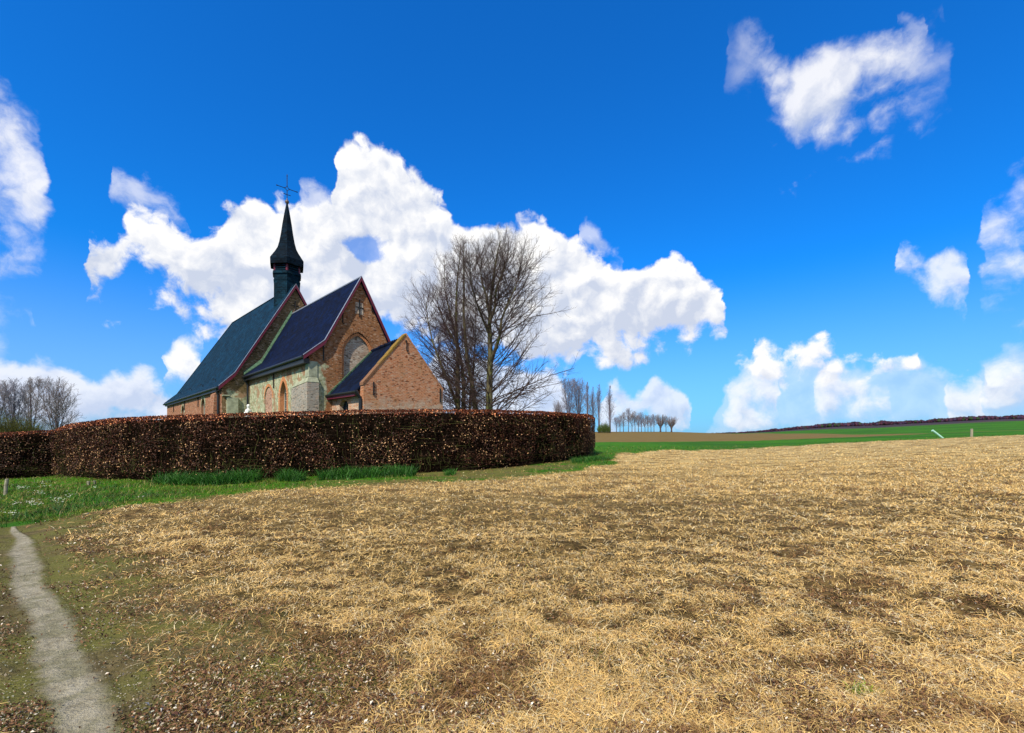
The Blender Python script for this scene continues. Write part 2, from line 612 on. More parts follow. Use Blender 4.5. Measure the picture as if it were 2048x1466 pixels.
def simple(name, col, rough=.8, var=.25, scale=8, spec=.25, metal=0.0, bmp=0.0):
    m_, t, b = new_mat(name)
    oc = t.node('ShaderNodeTexCoord').outputs['Object']
    n = t.noise(oc, scale, 5, .6)
    c0 = tuple(c * (1 - var) for c in col)
    c1 = tuple(min(1, c * (1 + var)) for c in col)
    t.put(b.inputs['Base Color'], t.mix(t.step(n, .3, .7), c0, c1))
    b.inputs['Roughness'].default_value = rough
    b.inputs['Specular IOR Level'].default_value = spec
    b.inputs['Metallic'].default_value = metal
    if bmp:
        bump(t, b, n, .6, bmp)
    return m_


def col_mat(name, rough=.75, spec=.2, trans=0.0):
    m_, t, b = new_mat(name)
    at = t.node('ShaderNodeAttribute', attribute_name='Col')
    t.l.new(at.outputs['Color'], b.inputs['Base Color'])
    b.inputs['Roughness'].default_value = rough
    b.inputs['Specular IOR Level'].default_value = spec
    if trans:
        tr = t.node('ShaderNodeBsdfTranslucent')
        t.l.new(at.outputs['Color'], tr.inputs[0])
        mx = t.node('ShaderNodeMixShader')
        mx.inputs[0].default_value = trans
        t.l.new(b.outputs[0], mx.inputs[1])
        t.l.new(tr.outputs[0], mx.inputs[2])
        out = [n for n in t.n if n.type == 'OUTPUT_MATERIAL'][0]
        t.l.new(mx.outputs[0], out.inputs[0])
    return m_


def wall_uv(t):
    tc = t.node('ShaderNodeTexCoord')
    x, y, z = t.sep(tc.outputs['Object'])
    nx, ny, nz = t.sep(tc.outputs['Normal'])
    pick = t.m('GREATER_THAN', t.m('ABSOLUTE', nx), t.m('ABSOLUTE', ny))
    h = t.m('ADD', t.m('MULTIPLY', pick, y), t.m('MULTIPLY', t.m('SUBTRACT', 1.0, pick), x))
    return t.comb(h, z, 0.0), x, y, z, tc.outputs['Object']


def bricktex(t, uv, w, hgt, c1, c2, mortar, msize=.012, off=.5):
    bt = t.node('ShaderNodeTexBrick')
    t.put(bt.inputs['Vector'], uv)
    t.put(bt.inputs['Color1'], c1)
    t.put(bt.inputs['Color2'], c2)
    t.put(bt.inputs['Mortar'], mortar)
    bt.inputs['Scale'].default_value = 1.0
    bt.inputs['Brick Width'].default_value = w
    bt.inputs['Row Height'].default_value = hgt
    bt.inputs['Mortar Size'].default_value = msize
    bt.inputs['Mortar Smooth'].default_value = .3
    bt.inputs['Bias'].default_value = -.1
    bt.offset = off
    return bt


def brick_mat(name, c1, c2, mortar, stone=None, white=None, patch=(.10, .055, .03), patchamt=.5, rowh=.078):
    """stone(t,x,y,z,n)->mask of pale stone blocks ; white(t,x,y,z,n)->mask of whitewash"""
    m_, t, b = new_mat(name)
    uv, x, y, z, oc = wall_uv(t)
    wob = t.vm('SCALE', t.vm('SUBTRACT', t.node('ShaderNodeTexNoise').outputs['Color'], (.5, .5, .5)), None, .0)
    bt = bricktex(t, uv, .22, rowh, c1, c2, mortar)
    # per-brick hue variation, dark headers, streaks
    vo = t.node('ShaderNodeTexVoronoi', feature='F1')
    ux, uy, _ = t.sep(uv)
    t.put(vo.inputs['Vector'], t.comb(t.m('DIVIDE', ux, .22), t.m('DIVIDE', uy, rowh), 0.0))
    vo.inputs['Scale'].default_value = 1.0
    vo.inputs['Scale'].default_value = 1.6
    vx, vy, vz = t.sep(vo.outputs['Color'])
    col = t.mix(t.step(vx, .78, .97), bt.outputs['Color'], tuple(c * .35 for c in c2))
    col = t.mix(t.m('MULTIPLY', t.step(vy, .80, .97), .55), col, (.50, .36, .25))
    n1 = t.noise(oc, 1.1, 5, .62)
    n2 = t.noise(oc, 3.7, 5, .65)
    col = t.mix(t.m('MULTIPLY', t.step(n1, .48, .68), patchamt), col, patch)
    col = t.mix(t.m('MULTIPLY', t.step(n2, .52, .72), .45), col, (.42, .30, .22))
    hgt = bt.outputs['Fac']
    if stone:
        st_ = bricktex(t, uv, .46, .235, (.38, .40, .25), (.22, .25, .14), (.22, .18, .10), .014)
        sc = t.mix(t.step(n2, .42, .62), st_.outputs['Color'], (.50, .50, .35))
        sc = t.mix(t.m('MULTIPLY', t.step(t.noise(oc, 6, 5, .7), .46, .64), .7), sc, (.13, .15, .075))
        sc = t.mix(t.m('MULTIPLY', t.step(n1, .52, .57), .75), sc, (.30, .15, .08))
        mk = stone(t, x, y, z, n1, n2)
        col = t.mix(mk, col, sc)
    if white:
        wt = bricktex(t, uv, .22, rowh, (.58, .47, .35), (.42, .30, .21), (.27, .19, .13))
        mk = white(t, x, y, z, n1, n2)
        col = t.mix(mk, col, t.mix(t.step(t.noise(oc, 5, 5, .7), .48, .6), wt.outputs['Color'], col))
    t.put(b.inputs['Base Color'], col)
    bump(t, b, t.m('MULTIPLY_ADD', t.noise(oc, 40, 3, .6), .5, t.m('SUBTRACT', 1.0, hgt)), .55, .02)
    b.inputs['Roughness'].default_value = .92
    return m_


def slate_mat(name, c, var, rough=.5):
    m_, t, b = new_mat(name)
    tc = t.node('ShaderNodeTexCoord')
    x, y, z = t.sep(tc.outputs['Object'])
    nx, ny, nz = t.sep(tc.outputs['Normal'])
    pick = t.m('GREATER_THAN', t.m('ABSOLUTE', nx), t.m('ABSOLUTE', ny))
    h = t.m('ADD', t.m('MULTIPLY', pick, y), t.m('MULTIPLY', t.m('SUBTRACT', 1.0, pick), x))
    uv = t.comb(h, z, 0.0)
    bt = bricktex(t, uv, .24, .17, c, var, tuple(k * .35 for k in c), .012)
    vo = t.node('ShaderNodeTexVoronoi', feature='F1')
    t.put(vo.inputs['Vector'], t.comb(t.m('DIVIDE', h, .26), t.m('DIVIDE', z, .19), 0.0))
    vo.inputs['Scale'].default_value = 1.0
    vr, vg_, vb_ = t.sep(vo.outputs['Color'])
    strk = t.noise(t.comb(t.m('MULTIPLY', h, 2.6), t.m('MULTIPLY', z, .35), 0.0), 1.0, 5, .65)
    n = t.noise(tc.outputs['Object'], .8, 5, .65)
    n2 = t.noise(tc.outputs['Object'], 9, 4, .7)
    col = t.mix(t.m('MULTIPLY', t.step(n, .45, .7), .6), bt.outputs['Color'], tuple(k * 1.6 for k in var))
    col = t.mix(t.m('MULTIPLY', t.step(vr, .45, 1.0), .7), col, tuple(k * 1.75 for k in var))
    col = t.mix(t.m('MULTIPLY', t.step(vg_, .70, 1.0), .7), col, tuple(k * .3 for k in c))
    col = t.mix(t.m('MULTIPLY', t.step(strk, .52, .70), .5), col, tuple(k * .4 + .004 for k in c))
    col = t.mix(t.m('MULTIPLY', t.step(n2, .64, .78), .12), col, (.03, .06, .08))
    t.put(b.inputs['Base Color'], col)
    t.put(b.inputs['Roughness'], t.m('MULTIPLY_ADD', n2, .4, rough - .2))
    b.inputs['Specular IOR Level'].default_value = .10
    bump(t, b, t.m('ADD', t.m('SUBTRACT', 1.0, bt.outputs['Fac']), t.m('MULTIPLY', n2, .8)), .6, .015)
    return m_


def soil_col(t, pos):
    n_f, n_m, n_l = t.noise(pos, 38, 4, .7), t.noise(pos, 7, 5, .65), t.noise(pos, 1.3, 5, .6)
    n_k = t.noise(pos, 16, 5, .7)
    soil = t.ramp(n_m, [(.25, (.040, .034, .013)), (.5, (.100, .078, .032)), (.75, (.17, .13, .065))])
    soil = t.mix(t.m('MULTIPLY', t.step(n_l, .36, .58), .75), soil, (.120, .125, .026))
    soil = t.mix(t.m('MULTIPLY', t.step(n_k, .52, .68), .35), soil, (.060, .045, .020))
    return t.mix(t.m('MULTIPLY', t.step(n_f, .55, .7), .5), soil, (.24, .19, .12))


# ground
def ground_mat():
    m_, t, b = new_mat('ground_material')
    at = t.node('ShaderNodeAttribute', attribute_name='Col')
    sp = t.node('ShaderNodeSeparateColor')
    t.l.new(at.outputs['Color'], sp.inputs[0])
    straw, green, plough = sp.outputs
    dark = at.outputs['Alpha']
    pos = t.node('ShaderNodeNewGeometry').outputs['Position']
    px_, py_, pz_ = t.sep(pos)
    # stretched across the view direction, as raked stubble rows are
    rows = t.comb(t.m('MULTIPLY', px_, .35), py_, 0.0)
    n_f = t.noise(pos, 38, 4, .7)
    n_m = t.noise(pos, 7, 5, .65)
    n_l = t.noise(pos, 1.3, 5, .6)
    n_r = t.noise(rows, 1.6, 6, .68)
    n_xl = t.noise(pos, .06, 4, .6)
    soil = soil_col(t, pos)
    sb = t.ramp(n_r, [(.28, (.075, .042, .012)), (.42, (.20, .14, .055)), (.52, (.42, .31, .13)), (.72, (.56, .43, .20))])
    sb = t.mix(t.m('MULTIPLY', t.step(n_f, .5, .68), .5), sb, (.09, .05, .015))
    sb = t.mix(t.m('MULTIPLY', t.step(n_l, .56, .7), .35), sb, (.10, .085, .02))
    nearf = t.step(py_, 6.0, 24.0)
    sb = t.mix(nearf, t.mix(t.step(n_m, .4, .65), (.045, .030, .010), (.17, .115, .04)), sb)
    gr = t.ramp(n_m, [(.3, (.015, .065, .003)), (.55, (.04, .15, .004)), (.8, (.09, .22, .008))])
    gr = t.mix(t.m('MULTIPLY', t.step(n_xl, .45, .62), .5), gr, (.012, .055, .006))
    gr = t.mix(t.m('MULTIPLY', t.step(n_l, .48, .62), t.step(py_, 40.0, 20.0, 0.0, .75)), gr, (.075, .075, .018))
    pl = t.ramp(t.noise(rows, .5, 6, .6), [(.3, (.12, .085, .025)), (.7, (.175, .12, .038))])
    dk = t.ramp(t.noise(pos, .05, 5, .6), [(.35, (.03, .022, .035)), (.65, (.05, .035, .04))])
    c = t.mix(straw, soil, sb)
    c = t.mix(green, c, gr)
    c = t.mix(plough, c, pl)
    c = t.mix(dark, c, dk)
    t.put(b.inputs['Base Color'], c)
    b.inputs['Roughness'].default_value = .95
    b.inputs['Specular IOR Level'].default_value = .1
    bump(t, b, t.m('ADD', n_f, t.m('MULTIPLY', n_m, 2.0)), .8, .03)
    return m_


def path_mat():
    m_, t, b = new_mat('path_material')
    at = t.node('ShaderNodeAttribute', attribute_name='Col')
    e = t.sep(at.outputs['Color'])[0]
    pos = t.node('ShaderNodeNewGeometry').outputs['Position']
    n_f = t.noise(pos, 70, 4, .7)
    n_m = t.noise(pos, 9, 5, .65)
    n_l = t.noise(pos, 3.6, 5, .65)
    n_s = t.noise(pos, 24, 5, .7)
    c = t.ramp(n_m, [(.3, (.20, .175, .115)), (.5, (.32, .29, .205)), (.75, (.42, .385, .29))])
    c = t.mix(t.m('MULTIPLY', t.step(n_l, .46, .62), .6), c, (.15, .145, .075))
    c = t.mix(t.m('MULTIPLY', t.step(n_f, .58, .7), .5), c, (.14, .125, .08))
    c = t.mix(t.m('MULTIPLY', t.step(n_s, .52, .68), .35), c, (.46, .43, .34))
    c = t.mix(t.m('MULTIPLY', t.step(n_s, .46, .32), .45), c, (.13, .115, .065))
    soil = soil_col(t, pos)
    m2 = t.step(t.m('ADD', e, t.m('MULTIPLY', t.m('SUBTRACT', n_m, .5), 1.1)), .30, .82)
    t.put(b.inputs['Base Color'], t.mix(m2, c, soil))
    b.inputs['Roughness'].default_value = .95
    b.inputs['Specular IOR Level'].default_value = .1
    bump(t, b, t.m('ADD', n_f, t.m('ADD', t.m('MULTIPLY', n_m, 1.5), t.m('MULTIPLY', n_s, 1.5))), .9, .02)
    return m_


M_ground, M_path = ground_mat(), path_mat()


# ------------------------------------------------------------------ ground sheet
def axis(segs):
    out = [segs[0][0]]
    for a, b_, s0, s1 in segs:
        x, n = a, 0
        L = b_ - a
        while x < b_ - 1e-6:
            f = (x - a) / L
            x = min(b_, x + s0 * (s1 / s0) ** f)
            out.append(x)
    return np.array(out)


xp = axis([(0, 9, .05, .07), (9, 30, .07, .4), (30, 120, .4, 3), (120, 3000, 3, 120)])
xs = np.concatenate([-xp[:0:-1], xp])
ys = axis([(-40, -2, 4, .4), (-2, 2, .4, .06), (2, 13, .045, .07), (13, 32, .08, .25), (32, 90, .25, 1.0), (90, 450, 1.2, 5), (450, 3000, 8, 150)])
GX, GY = np.meshgrid(xs, ys)
GZ = ground_z(GX, GY)
nx_, ny_ = len(xs), len(ys)
V = np.stack([GX.ravel(), GY.ravel(), GZ.ravel()], 1)
ii = np.arange(nx_ * ny_).reshape(ny_, nx_)
Q = np.stack([ii[:-1, :-1].ravel(), ii[:-1, 1:].ravel(), ii[1:, 1:].ravel(), ii[1:, :-1].ravel()], 1)
me = np_mesh('ground', V, Q, smooth=True)
at = me.color_attributes.new('Col', 'FLOAT_COLOR', 'POINT')
zs = zones(GX.ravel(), GY.ravel())
at.data.foreach_set('color', np.stack(zs, 1).astype(np.float32).ravel())
ground = link_mesh('ground', me, M_ground, kind='structure')

# footpath
al = np.arange(-6, 9.2, .03)
ss = np.linspace(-.30, .30, 25)
AL, SS = np.meshgrid(al, ss, indexing='ij')
wob = (fbm(AL * 2.0, AL * 0 + 3, 31, 3) - .5) * .10
taper = np.interp(AL, [-6, 6.2, 7.6, 9.2], [1, 1, .55, .2])
S2 = (SS * taper * (.68 + wob) + 0.03 * np.sin(AL * 1.1) + 0.02 * np.sin(AL * 2.7 + 1))
PXX = PX0 + AL * _pd[0] + S2 * _pd[1]
PYY = PY0 + AL * _pd[1] - S2 * _pd[0]
e = np.abs(SS) / .30
PZ = ground_z(PXX, PYY) + .012 * (1 - e ** 4) - .006 * e ** 4
n0, n1_ = AL.shape
ii = np.arange(n0 * n1_).reshape(n0, n1_)
Q = np.stack([ii[:-1, :-1].ravel(), ii[:-1, 1:].ravel(), ii[1:, 1:].ravel(), ii[1:, :-1].ravel()], 1)
ee = np.repeat(e.ravel()[:, None], 3, 1)
link_mesh('path', np_mesh('path', np.stack([PXX.ravel(), PYY.ravel(), PZ.ravel()], 1), Q, ee, True), M_path, kind='structure')

# ------------------------------------------------------------------ the chapel
M_br_ch = brick_mat('chancel_brick', (.31, .112, .040), (.22, .076, .028), (.26, .16, .08), patch=(.17, .08, .028), patchamt=.45,
                    stone=lambda t, x, y, z, a, b_: t.m('MULTIPLY', t.step(t.m('ADD', x, t.m('MULTIPLY', a, 2.2)), 2.15, 1.95),
                                                       t.step(t.m('ADD', z, t.m('MULTIPLY', b_, 1.2)), 6.3, 6.2)))
M_br_s = brick_mat('chancel_side_masonry', (.38, .15, .065), (.27, .10, .045), (.34, .24, .14),
                   stone=lambda t, x, y, z, a, b_: t.step(t.m('ADD', z, t.m('MULTIPLY', a, 1.3)), 6.05, 5.9))
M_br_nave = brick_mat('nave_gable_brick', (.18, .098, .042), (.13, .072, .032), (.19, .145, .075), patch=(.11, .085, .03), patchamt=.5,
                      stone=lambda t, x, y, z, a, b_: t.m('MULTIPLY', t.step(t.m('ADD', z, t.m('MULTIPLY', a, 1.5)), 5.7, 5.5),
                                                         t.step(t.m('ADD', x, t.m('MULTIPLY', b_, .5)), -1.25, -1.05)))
M_br_naves = brick_mat('nave_side_brick', (.34, .13, .065), (.26, .095, .05), (.30, .17, .10), patch=(.24, .12, .06), patchamt=.4)
M_br_sac = brick_mat('sacristy_brick', (.48, .165, .07), (.36, .115, .048), (.46, .30, .18), patch=(.34, .19, .08), patchamt=.35,
                     white=lambda t, x, y, z, a, b_: t.m('MULTIPLY', t.step(t.m('ADD', z, t.m('MULTIPLY', a, 2.4)), 4.85, 4.35), .85))
M_br_white = brick_mat('whitened_infill_brick', (.56, .50, .40), (.34, .23, .16), (.30, .24, .18), patch=(.26, .14, .08), patchamt=.55)
M_br_grey = brick_mat('grey_brick', (.30, .28, .24), (.20, .18, .15), (.36, .34, .29), patch=(.20, .16, .12), patchamt=.4)
M_br_orange = simple('orange_brick', (.50, .21, .09), .9, .25, 12, bmp=.01)
M_br_pink = brick_mat('pale_blocking_brick', (.42, .22, .15), (.34, .17, .11), (.42, .34, .26), patchamt=.2)
M_stone = simple('pale_green_stone', (.31, .33, .23), .9, .25, 3, bmp=.02)
M_sl_nave = slate_mat('nave_slate', (.001, .016, .036), (.002, .022, .047), .85)
M_sl_ch = slate_mat('chancel_slate', (.0004, .0038, .019), (.0006, .005, .026), .85)
M_sl_sac = slate_mat('sacristy_slate', (.001, .004, .016), (.0015, .006, .022), .85)
M_sl_tur = slate_mat('turret_slate', (.002, .015, .027), (.003, .020, .035), .85)
M_sl_spi = slate_mat('spire_slate', (.0015, .006, .012), (.0025, .009, .017), .9)
M_purple = simple('purple_red_paint', (.115, .009, .028), .5, .2, 6, .4)
M_lead = simple('lead_grey', (.22, .24, .30), .45, .2, 10, .5)
M_gut = simple('black_gutter', (.010, .012, .014), .45, .3, 10, .4)
M_iron = simple('black_iron', (.012, .011, .011), .6, .3, 20, .3)
M_glass = simple('dark_leaded_glass', (.03, .045, .055), .15, .5, 14, .6)
M_frame = simple('pale_window_frame', (.42, .38, .30), .6, .2, 10)
M_dark = simple('dark_opening', (.012, .012, .014), .9, .3, 10)
M_lichen, _t, _b = new_mat('lichen_brick')
_oc = _t.node('ShaderNodeTexCoord').outputs['Object']
_x, _y, _z = _t.sep(_oc)
_n = _t.noise(_oc, 5, 5, .65)
_t.put(_b.inputs['Base Color'], _t.mix(_t.step(_t.m('ADD', _z, _t.m('MULTIPLY', _n, 1.6)), 5.9, 6.7), (.19, .095, .05), _t.mix(_t.step(_n, .4, .6), (.25, .145, .02), (.15, .10, .025))))
bump(_t, _b, _n, .6, .02)
M_moss = simple('mossy_flashing', (.05, .10, .06), .9, .4, 7, bmp=.02)
M_white = simple('white_stone_figure', (.62, .64, .62), .8, .12, 9, bmp=.01)

D1 = Vector((-.69301576, .72092243, 0))
D2 = Vector((.72092243, .69301576, 0))
C0 = Vector((-11.35053763, 26.0, 0))
chapel = empty('chapel', C0, math.atan2(D2.y, D2.x),
               label='old brick chapel with steep slate roofs, purple verges and a thin spire', cat='church')


def arch(cx_, half, bottom, spring, apex, n=9):
    """pointed arch outline, counter-clockwise from bottom left"""
    h = apex - spring
    if h <= half * 1.001:
        top = [(cx_ + half * math.cos(a), spring + h * math.sin(a)) for a in np.linspace(0, math.pi, 2 * n - 1)]
    else:
        Rr = (h * h + half * half) / (2 * half)
        am = math.atan2(h, Rr - half)
        rt = [(cx_ + half - Rr + Rr * math.cos(a), spring + Rr * math.sin(a)) for a in np.linspace(0, am, n)]
        lt = [(2 * cx_ - x_, z_) for x_, z_ in reversed(rt[:-1])]
        top = rt + lt
    return [(cx_ - half, bottom), (cx_ + half, bottom)] + top


def mS(x0):
    return lambda a, z: (x0, a, z)


def mG(y0):
    return lambda a, z: (a, y0, z)


def wall(name, outline, holes, mp, inward, mat, parent, thick=.45, reveal=.32, rmat=None, **kw):
    mb = MB()
    loops = [[Vector((a, z, 0)) for a, z in outline]] + [[Vector((a, z, 0)) for a, z in h] for h in holes]
    flat = [p for l in loops for p in l]
    tri = tessellate_polygon(loops)
    iv = Vector(inward)
    for t3 in tri:
        mb.face([mp(flat[i].x, flat[i].y) for i in t3])
    inner = [Vector(mp(p.x, p.y)) + iv * thick for p in flat]
    for t3 in tri:
        mb.face([inner[i] for i in t3])
    for li, l in enumerate(loops):
        dpt = thick
        for i in range(len(l)):
            p, q = l[i], l[(i + 1) % len(l)]
            P_, Q_ = Vector(mp(p.x, p.y)), Vector(mp(q.x, q.y))
            mb.face([P_, Q_, Q_ + iv * dpt, P_ + iv * dpt])
    return mb.build(name, mat, parent, fix=False, **kw)


def slab(name, poly, mp, inward, t, mat, parent, **kw):
    mb = MB()
    iv = Vector(inward) * t
    lo = [Vector(mp(a, z)) for a, z in poly]
    mb.hexa(lo, [p + iv for p in lo])
    return mb.build(name, mat, parent, **kw)


def ring(name, arc_in, arc_out, mp, out_vec, proud, mats, parent, n_split=1):
    """voussoir ring between two equal-length polylines, as separate blocks in one mesh"""
    mb = MB()
    ov = Vector(out_vec) * proud
    iv = Vector(out_vec) * -.05
    for i in range(len(arc_in) - 1):
        a0, a1, b0, b1 = arc_in[i], arc_in[i + 1], arc_out[i], arc_out[i + 1]
        g = .10
        def L(p, q, f): return (p[0] + (q[0] - p[0]) * f, p[1] + (q[1] - p[1]) * f)
        quad = [L(a0, a1, g), L(a0, a1, 1 - g), L(b0, b1, 1 - g), L(b0, b1, g)]
        P3 = [Vector(mp(*p)) for p in quad]
        mb.hexa([p + iv for p in P3], [p + ov for p in P3])
    return mb.build(name, mats, parent)


def arc_pts(cx_, half, bottom, spring, apex, n, legs=0):
    o = arch(cx_, half, bottom, spring, apex, n)
    pts = o[2:]
    if legs:
        r0 = [(cx_ + half, bottom + (spring - bottom) * k / legs) for k in range(legs)]
        l0 = [(2 * cx_ - x_, z_) for x_, z_ in reversed(r0)]
        pts = r0 + pts + l0
    return pts


# --- chancel
CW, CL = 6.02, 11.80
win_o = arch(4.25, .62, 1.6, 3.95, 5.0)
bl_o = arch(7.2, .82, 1.2, 4.05, 4.85)
wall('chancel_side_wall', [(.003, -.4), (CL - .003, -.4), (CL - .003, 6.05), (.003, 6.05)], [win_o, bl_o], mS(0), (1, 0, 0), M_br_s, chapel)
slab('blocked_opening', arch(7.2, .80, 1.2, 4.05, 4.83), mS(.05), (1, 0, 0), .1, M_br_pink, chapel)
ring('brick_arch', arc_pts(7.2, .83, 1.2, 4.05, 4.86, 9), arc_pts(7.2, 1.0, 1.2, 4.05, 5.05, 9), mS(0), (-1, 0, 0), .012, M_br_orange, chapel)
ga = [(.003, -.4), (CW - .003, -.4), (CW - .003, 6.05), (5.15, 6.85), (3.01, 10.88), (.87, 6.85), (.003, 6.1)]
big_o = arch(2.9, 1.0, 4.4, 6.4, 7.8, 11)
wall('chancel_gable_wall', ga, [big_o], mG(0), (0, 1, 0), M_br_ch, chapel)
slab('blocked_arch_infill', arch(2.9, .99, 4.4, 6.4, 7.78, 11), mG(.20), (0, 1, 0), .1, M_br_white, chapel)
ring('brick_arch', arc_pts(2.9, 1.01, 4.5, 6.4, 7.82, 14, 14), arc_pts(2.9, 1.27, 4.5, 6.4, 8.20, 14, 14), mG(0), (0, -1, 0), .02, M_br_ch, chapel)
ring('inner_arch_moulding', arc_pts(2.9, .86, 4.5, 6.35, 7.6, 14, 14), arc_pts(2.9, .985, 4.5, 6.4, 7.76, 14, 14), mG(.10), (0, -1, 0), .03, M_br_orange, chapel)
wall('chancel_far_wall', [(.003, -.4), (CL - .003, -.4), (CL - .003, 6.05), (.003, 6.05)], [], mS(CW), (-1, 0, 0), M_br_s, chapel)

# chancel window
def window(parent, mp, outl, depth_vec, ring_args, name='window'):
    """pointed window with glass, mullion and bars"""
    mb = MB()
    dv = Vector(depth_vec)
    pts = [Vector(mp(a, z)) + dv for a, z in outl]
    mb.hexa(pts, [p + dv * .08 for p in pts])
    w = mb.build(name, M_glass, parent)
    mb = MB()
    zs_ = [p[1] for p in outl]
    xs_ = [p[0] for p in outl]
    xc_ = (min(xs_) + max(xs_)) / 2
    dd = dv * .96
    top, bot = max(zs_), min(zs_)
    for f in ring_args['v']:
        xx = min(xs_) + (max(xs_) - min(xs_)) * f
        tp = top if abs(f - .5) < .1 else bot + (top - bot) * .82
        mb.bar(Vector(mp(xx, bot)) + dd, Vector(mp(xx, tp)) + dd, ring_args['w'], ring_args['w'], (0.3, .9, 0))
    for f in ring_args['h']:
        zz_ = bot + (top - bot) * f
        mb.bar(Vector(mp(min(xs_), zz_)) + dd * .98, Vector(mp(max(xs_), zz_)) + dd * .98, ring_args['w'] * .7, ring_args['w'] * .7)
    for i in range(len(outl)):
        p, q = outl[i], outl[(i + 1) % len(outl)]
        c_ = (xc_, (top + bot) / 2)
        sh = .96
        p2 = (c_[0] + (p[0] - c_[0]) * sh, c_[1] + (p[1] - c_[1]) * sh)
        q2 = (c_[0] + (q[0] - c_[0]) * sh, c_[1] + (q[1] - c_[1]) * sh)
        mb.bar(Vector(mp(*p2)) + dd * .97, Vector(mp(*q2)) + dd * .97, ring_args['fw'], ring_args['fw'])
    mb.build('frame', ring_args['mat'], w)
    return w


wn = window(chapel, mS(0), win_o, (.30, 0, 0), dict(v=[.5], h=[.2, .35, .5, .65, .8], w=.035, fw=.05, mat=M_frame))
ring('arch_surround', arc_pts(4.25, .63, 1.6, 3.95, 5.01, 9, 22), arc_pts(4.25, .90, 1.6, 3.95, 5.33, 9, 22), mS(0), (-1, 0, 0), .015, M_br_orange, chapel)
rv = MB()  # orange reveal lining
o = arch(4.25, .615, 1.62, 3.95, 4.99)
for i in range(len(o)):
    p, q = o[i], o[(i + 1) % len(o)]
    rv.face([(.004, p[0], p[1]), (.004, q[0], q[1]), (.29, q[0], q[1]), (.29, p[0], p[1])])
rv.build('window_reveal', M_br_orange, chapel, fix=False)

# chancel corner buttress: two stages, sloped top
mb = MB()
mb.hexa([(-.16, -.14, -.4), (.50, -.14, -.4), (.50, 2.35, -.4), (-.16, 2.35, -.4)], [(-.16, -.14, 4.55), (.50, -.14, 4.55), (.50, 2.35, 4.55), (-.16, 2.35, 4.35)])
mb.build('buttress', M_br_grey, chapel, bevel=.01)
mb = MB()
mb.hexa([(-.18, -.16, 4.56), (.52, -.16, 4.56), (.52, 2.37, 4.56), (-.18, 2.37, 4.38)], [(-.06, -.05, 4.86), (.45, -.05, 4.86), (.45, 2.2, 4.75), (-.05, 2.2, 4.62)])
mb.build('buttress_cap', M_stone, chapel, bevel=.01)
mb = MB()
mb.box(-.035, .46, -.035, .5, 4.87, 5.75)
mb.build('corner_quoin', M_stone, chapel, bevel=.012)


def roof_gable(name, xl, xk, xr_c, ze, zk, zr, y0, y1, mat, parent, th=.14, zr2=None):
    """two-slope roof with kinked eaves, symmetric about x = xr_c"""
    zr2 = zr if zr2 is None else zr2
    mb = MB()
    for sgn in (-1, 1):
        def X(x): return x if sgn < 0 else 2 * xr_c - x
        for (xa, za, xb, zb, zb2) in ((xl, ze, xk, zk, zk), (xk, zk, xr_c, zr, zr2)):
            mb.hexa([(X(xa), y0, za - th), (X(xb), y0, zb - th), (X(xb), y1, zb2 - th), (X(xa), y1, za - th)],
                    [(X(xa), y0, za), (X(xb), y0, zb), (X(xb), y1, zb2), (X(xa), y1, za)])
    return mb.build(name, mat, parent)


r1 = roof_gable('chancel_roof', -.34, .81, 3.01, 6.02, 6.98, 11.12, -.16, CL - .002, M_sl_ch, chapel)
mb = MB()
mb.tube([(3.01, -.15, 11.13), (3.01, CL - .02, 11.13)], .055, 8)
mb.build('ridge_cap', M_lead, r1)


def verge(parent, pts, y, name='verge_board', depth=.24, mat=None, th=.05):
    mb = MB()
    for i in range(len(pts) - 1):
        (xa, za), (xb, zb) = pts[i], pts[i + 1]
        mb.hexa([(xa, y, za - depth), (xb, y, zb - depth), (xb, y - th, zb - depth), (xa, y - th, za - depth)],
                [(xa, y, za + .01), (xb, y, zb + .01), (xb, y - th, zb + .01), (xa, y - th, za + .01)])
    mb.build(name, mat or M_purple, parent)
    mb = MB()
    for i in range(len(pts) - 1):
        (xa, za), (xb, zb) = pts[i], pts[i + 1]
        mb.hexa([(xa, y + .06, za + .013), (xb, y + .06, zb + .013), (xb, y - th - .012, zb + .013), (xa, y - th - .012, za + .013)],
                [(xa, y + .06, za + .05), (xb, y + .06, zb + .05), (xb, y - th - .012, zb + .05), (xa, y - th - .012, za + .05)])
    mb.build('highlight_strip', M_lead, parent)  # light grey strip modelled in place of the highlight along the verge


vl = [(-.36, 6.02), (.81, 6.99), (3.01, 11.13)]
verge(chapel, vl, -.165)
verge(chapel, [(6.02 - x, z) for x, z in vl], -.165)
# gutters, soffits, downpipes
mb = MB()
mb.tube([(-.40, -.2, 5.93), (-.40, CL - .05, 5.86)], .085, 10)
mb.build('gutter', M_gut, chapel)
mb = MB()
mb.box(-.33, .0 - .003, -.1, CL - .01, 5.60, 5.86)
mb.build('soffit_board', M_gut, chapel)
mb = MB()
mb.tube([(-.40, 11.62, 5.86), (-.22, 11.62, 5.5), (-.12, 11.62, 5.3), (-.12, 11.62, -.3)], .075, 10)
mb.build('downpipe', M_gut, chapel)
# mossy flashing where the chancel roof meets the nave
mb = MB()
for (xa, za), (xb, zb) in zip(vl[:-1], vl[1:]):
    mb.hexa([(xa, CL - .24, za + .005), (xb, CL - .24, zb + .005), (xb, CL - .006, zb + .005), (xa, CL - .006, za + .005)],
            [(xa, CL - .24, za + .07), (xb, CL - .24, zb + .07), (xb, CL - .006, zb + .34), (xa, CL - .006, za + .30)])
mb.build('flashing', M_moss, chapel)

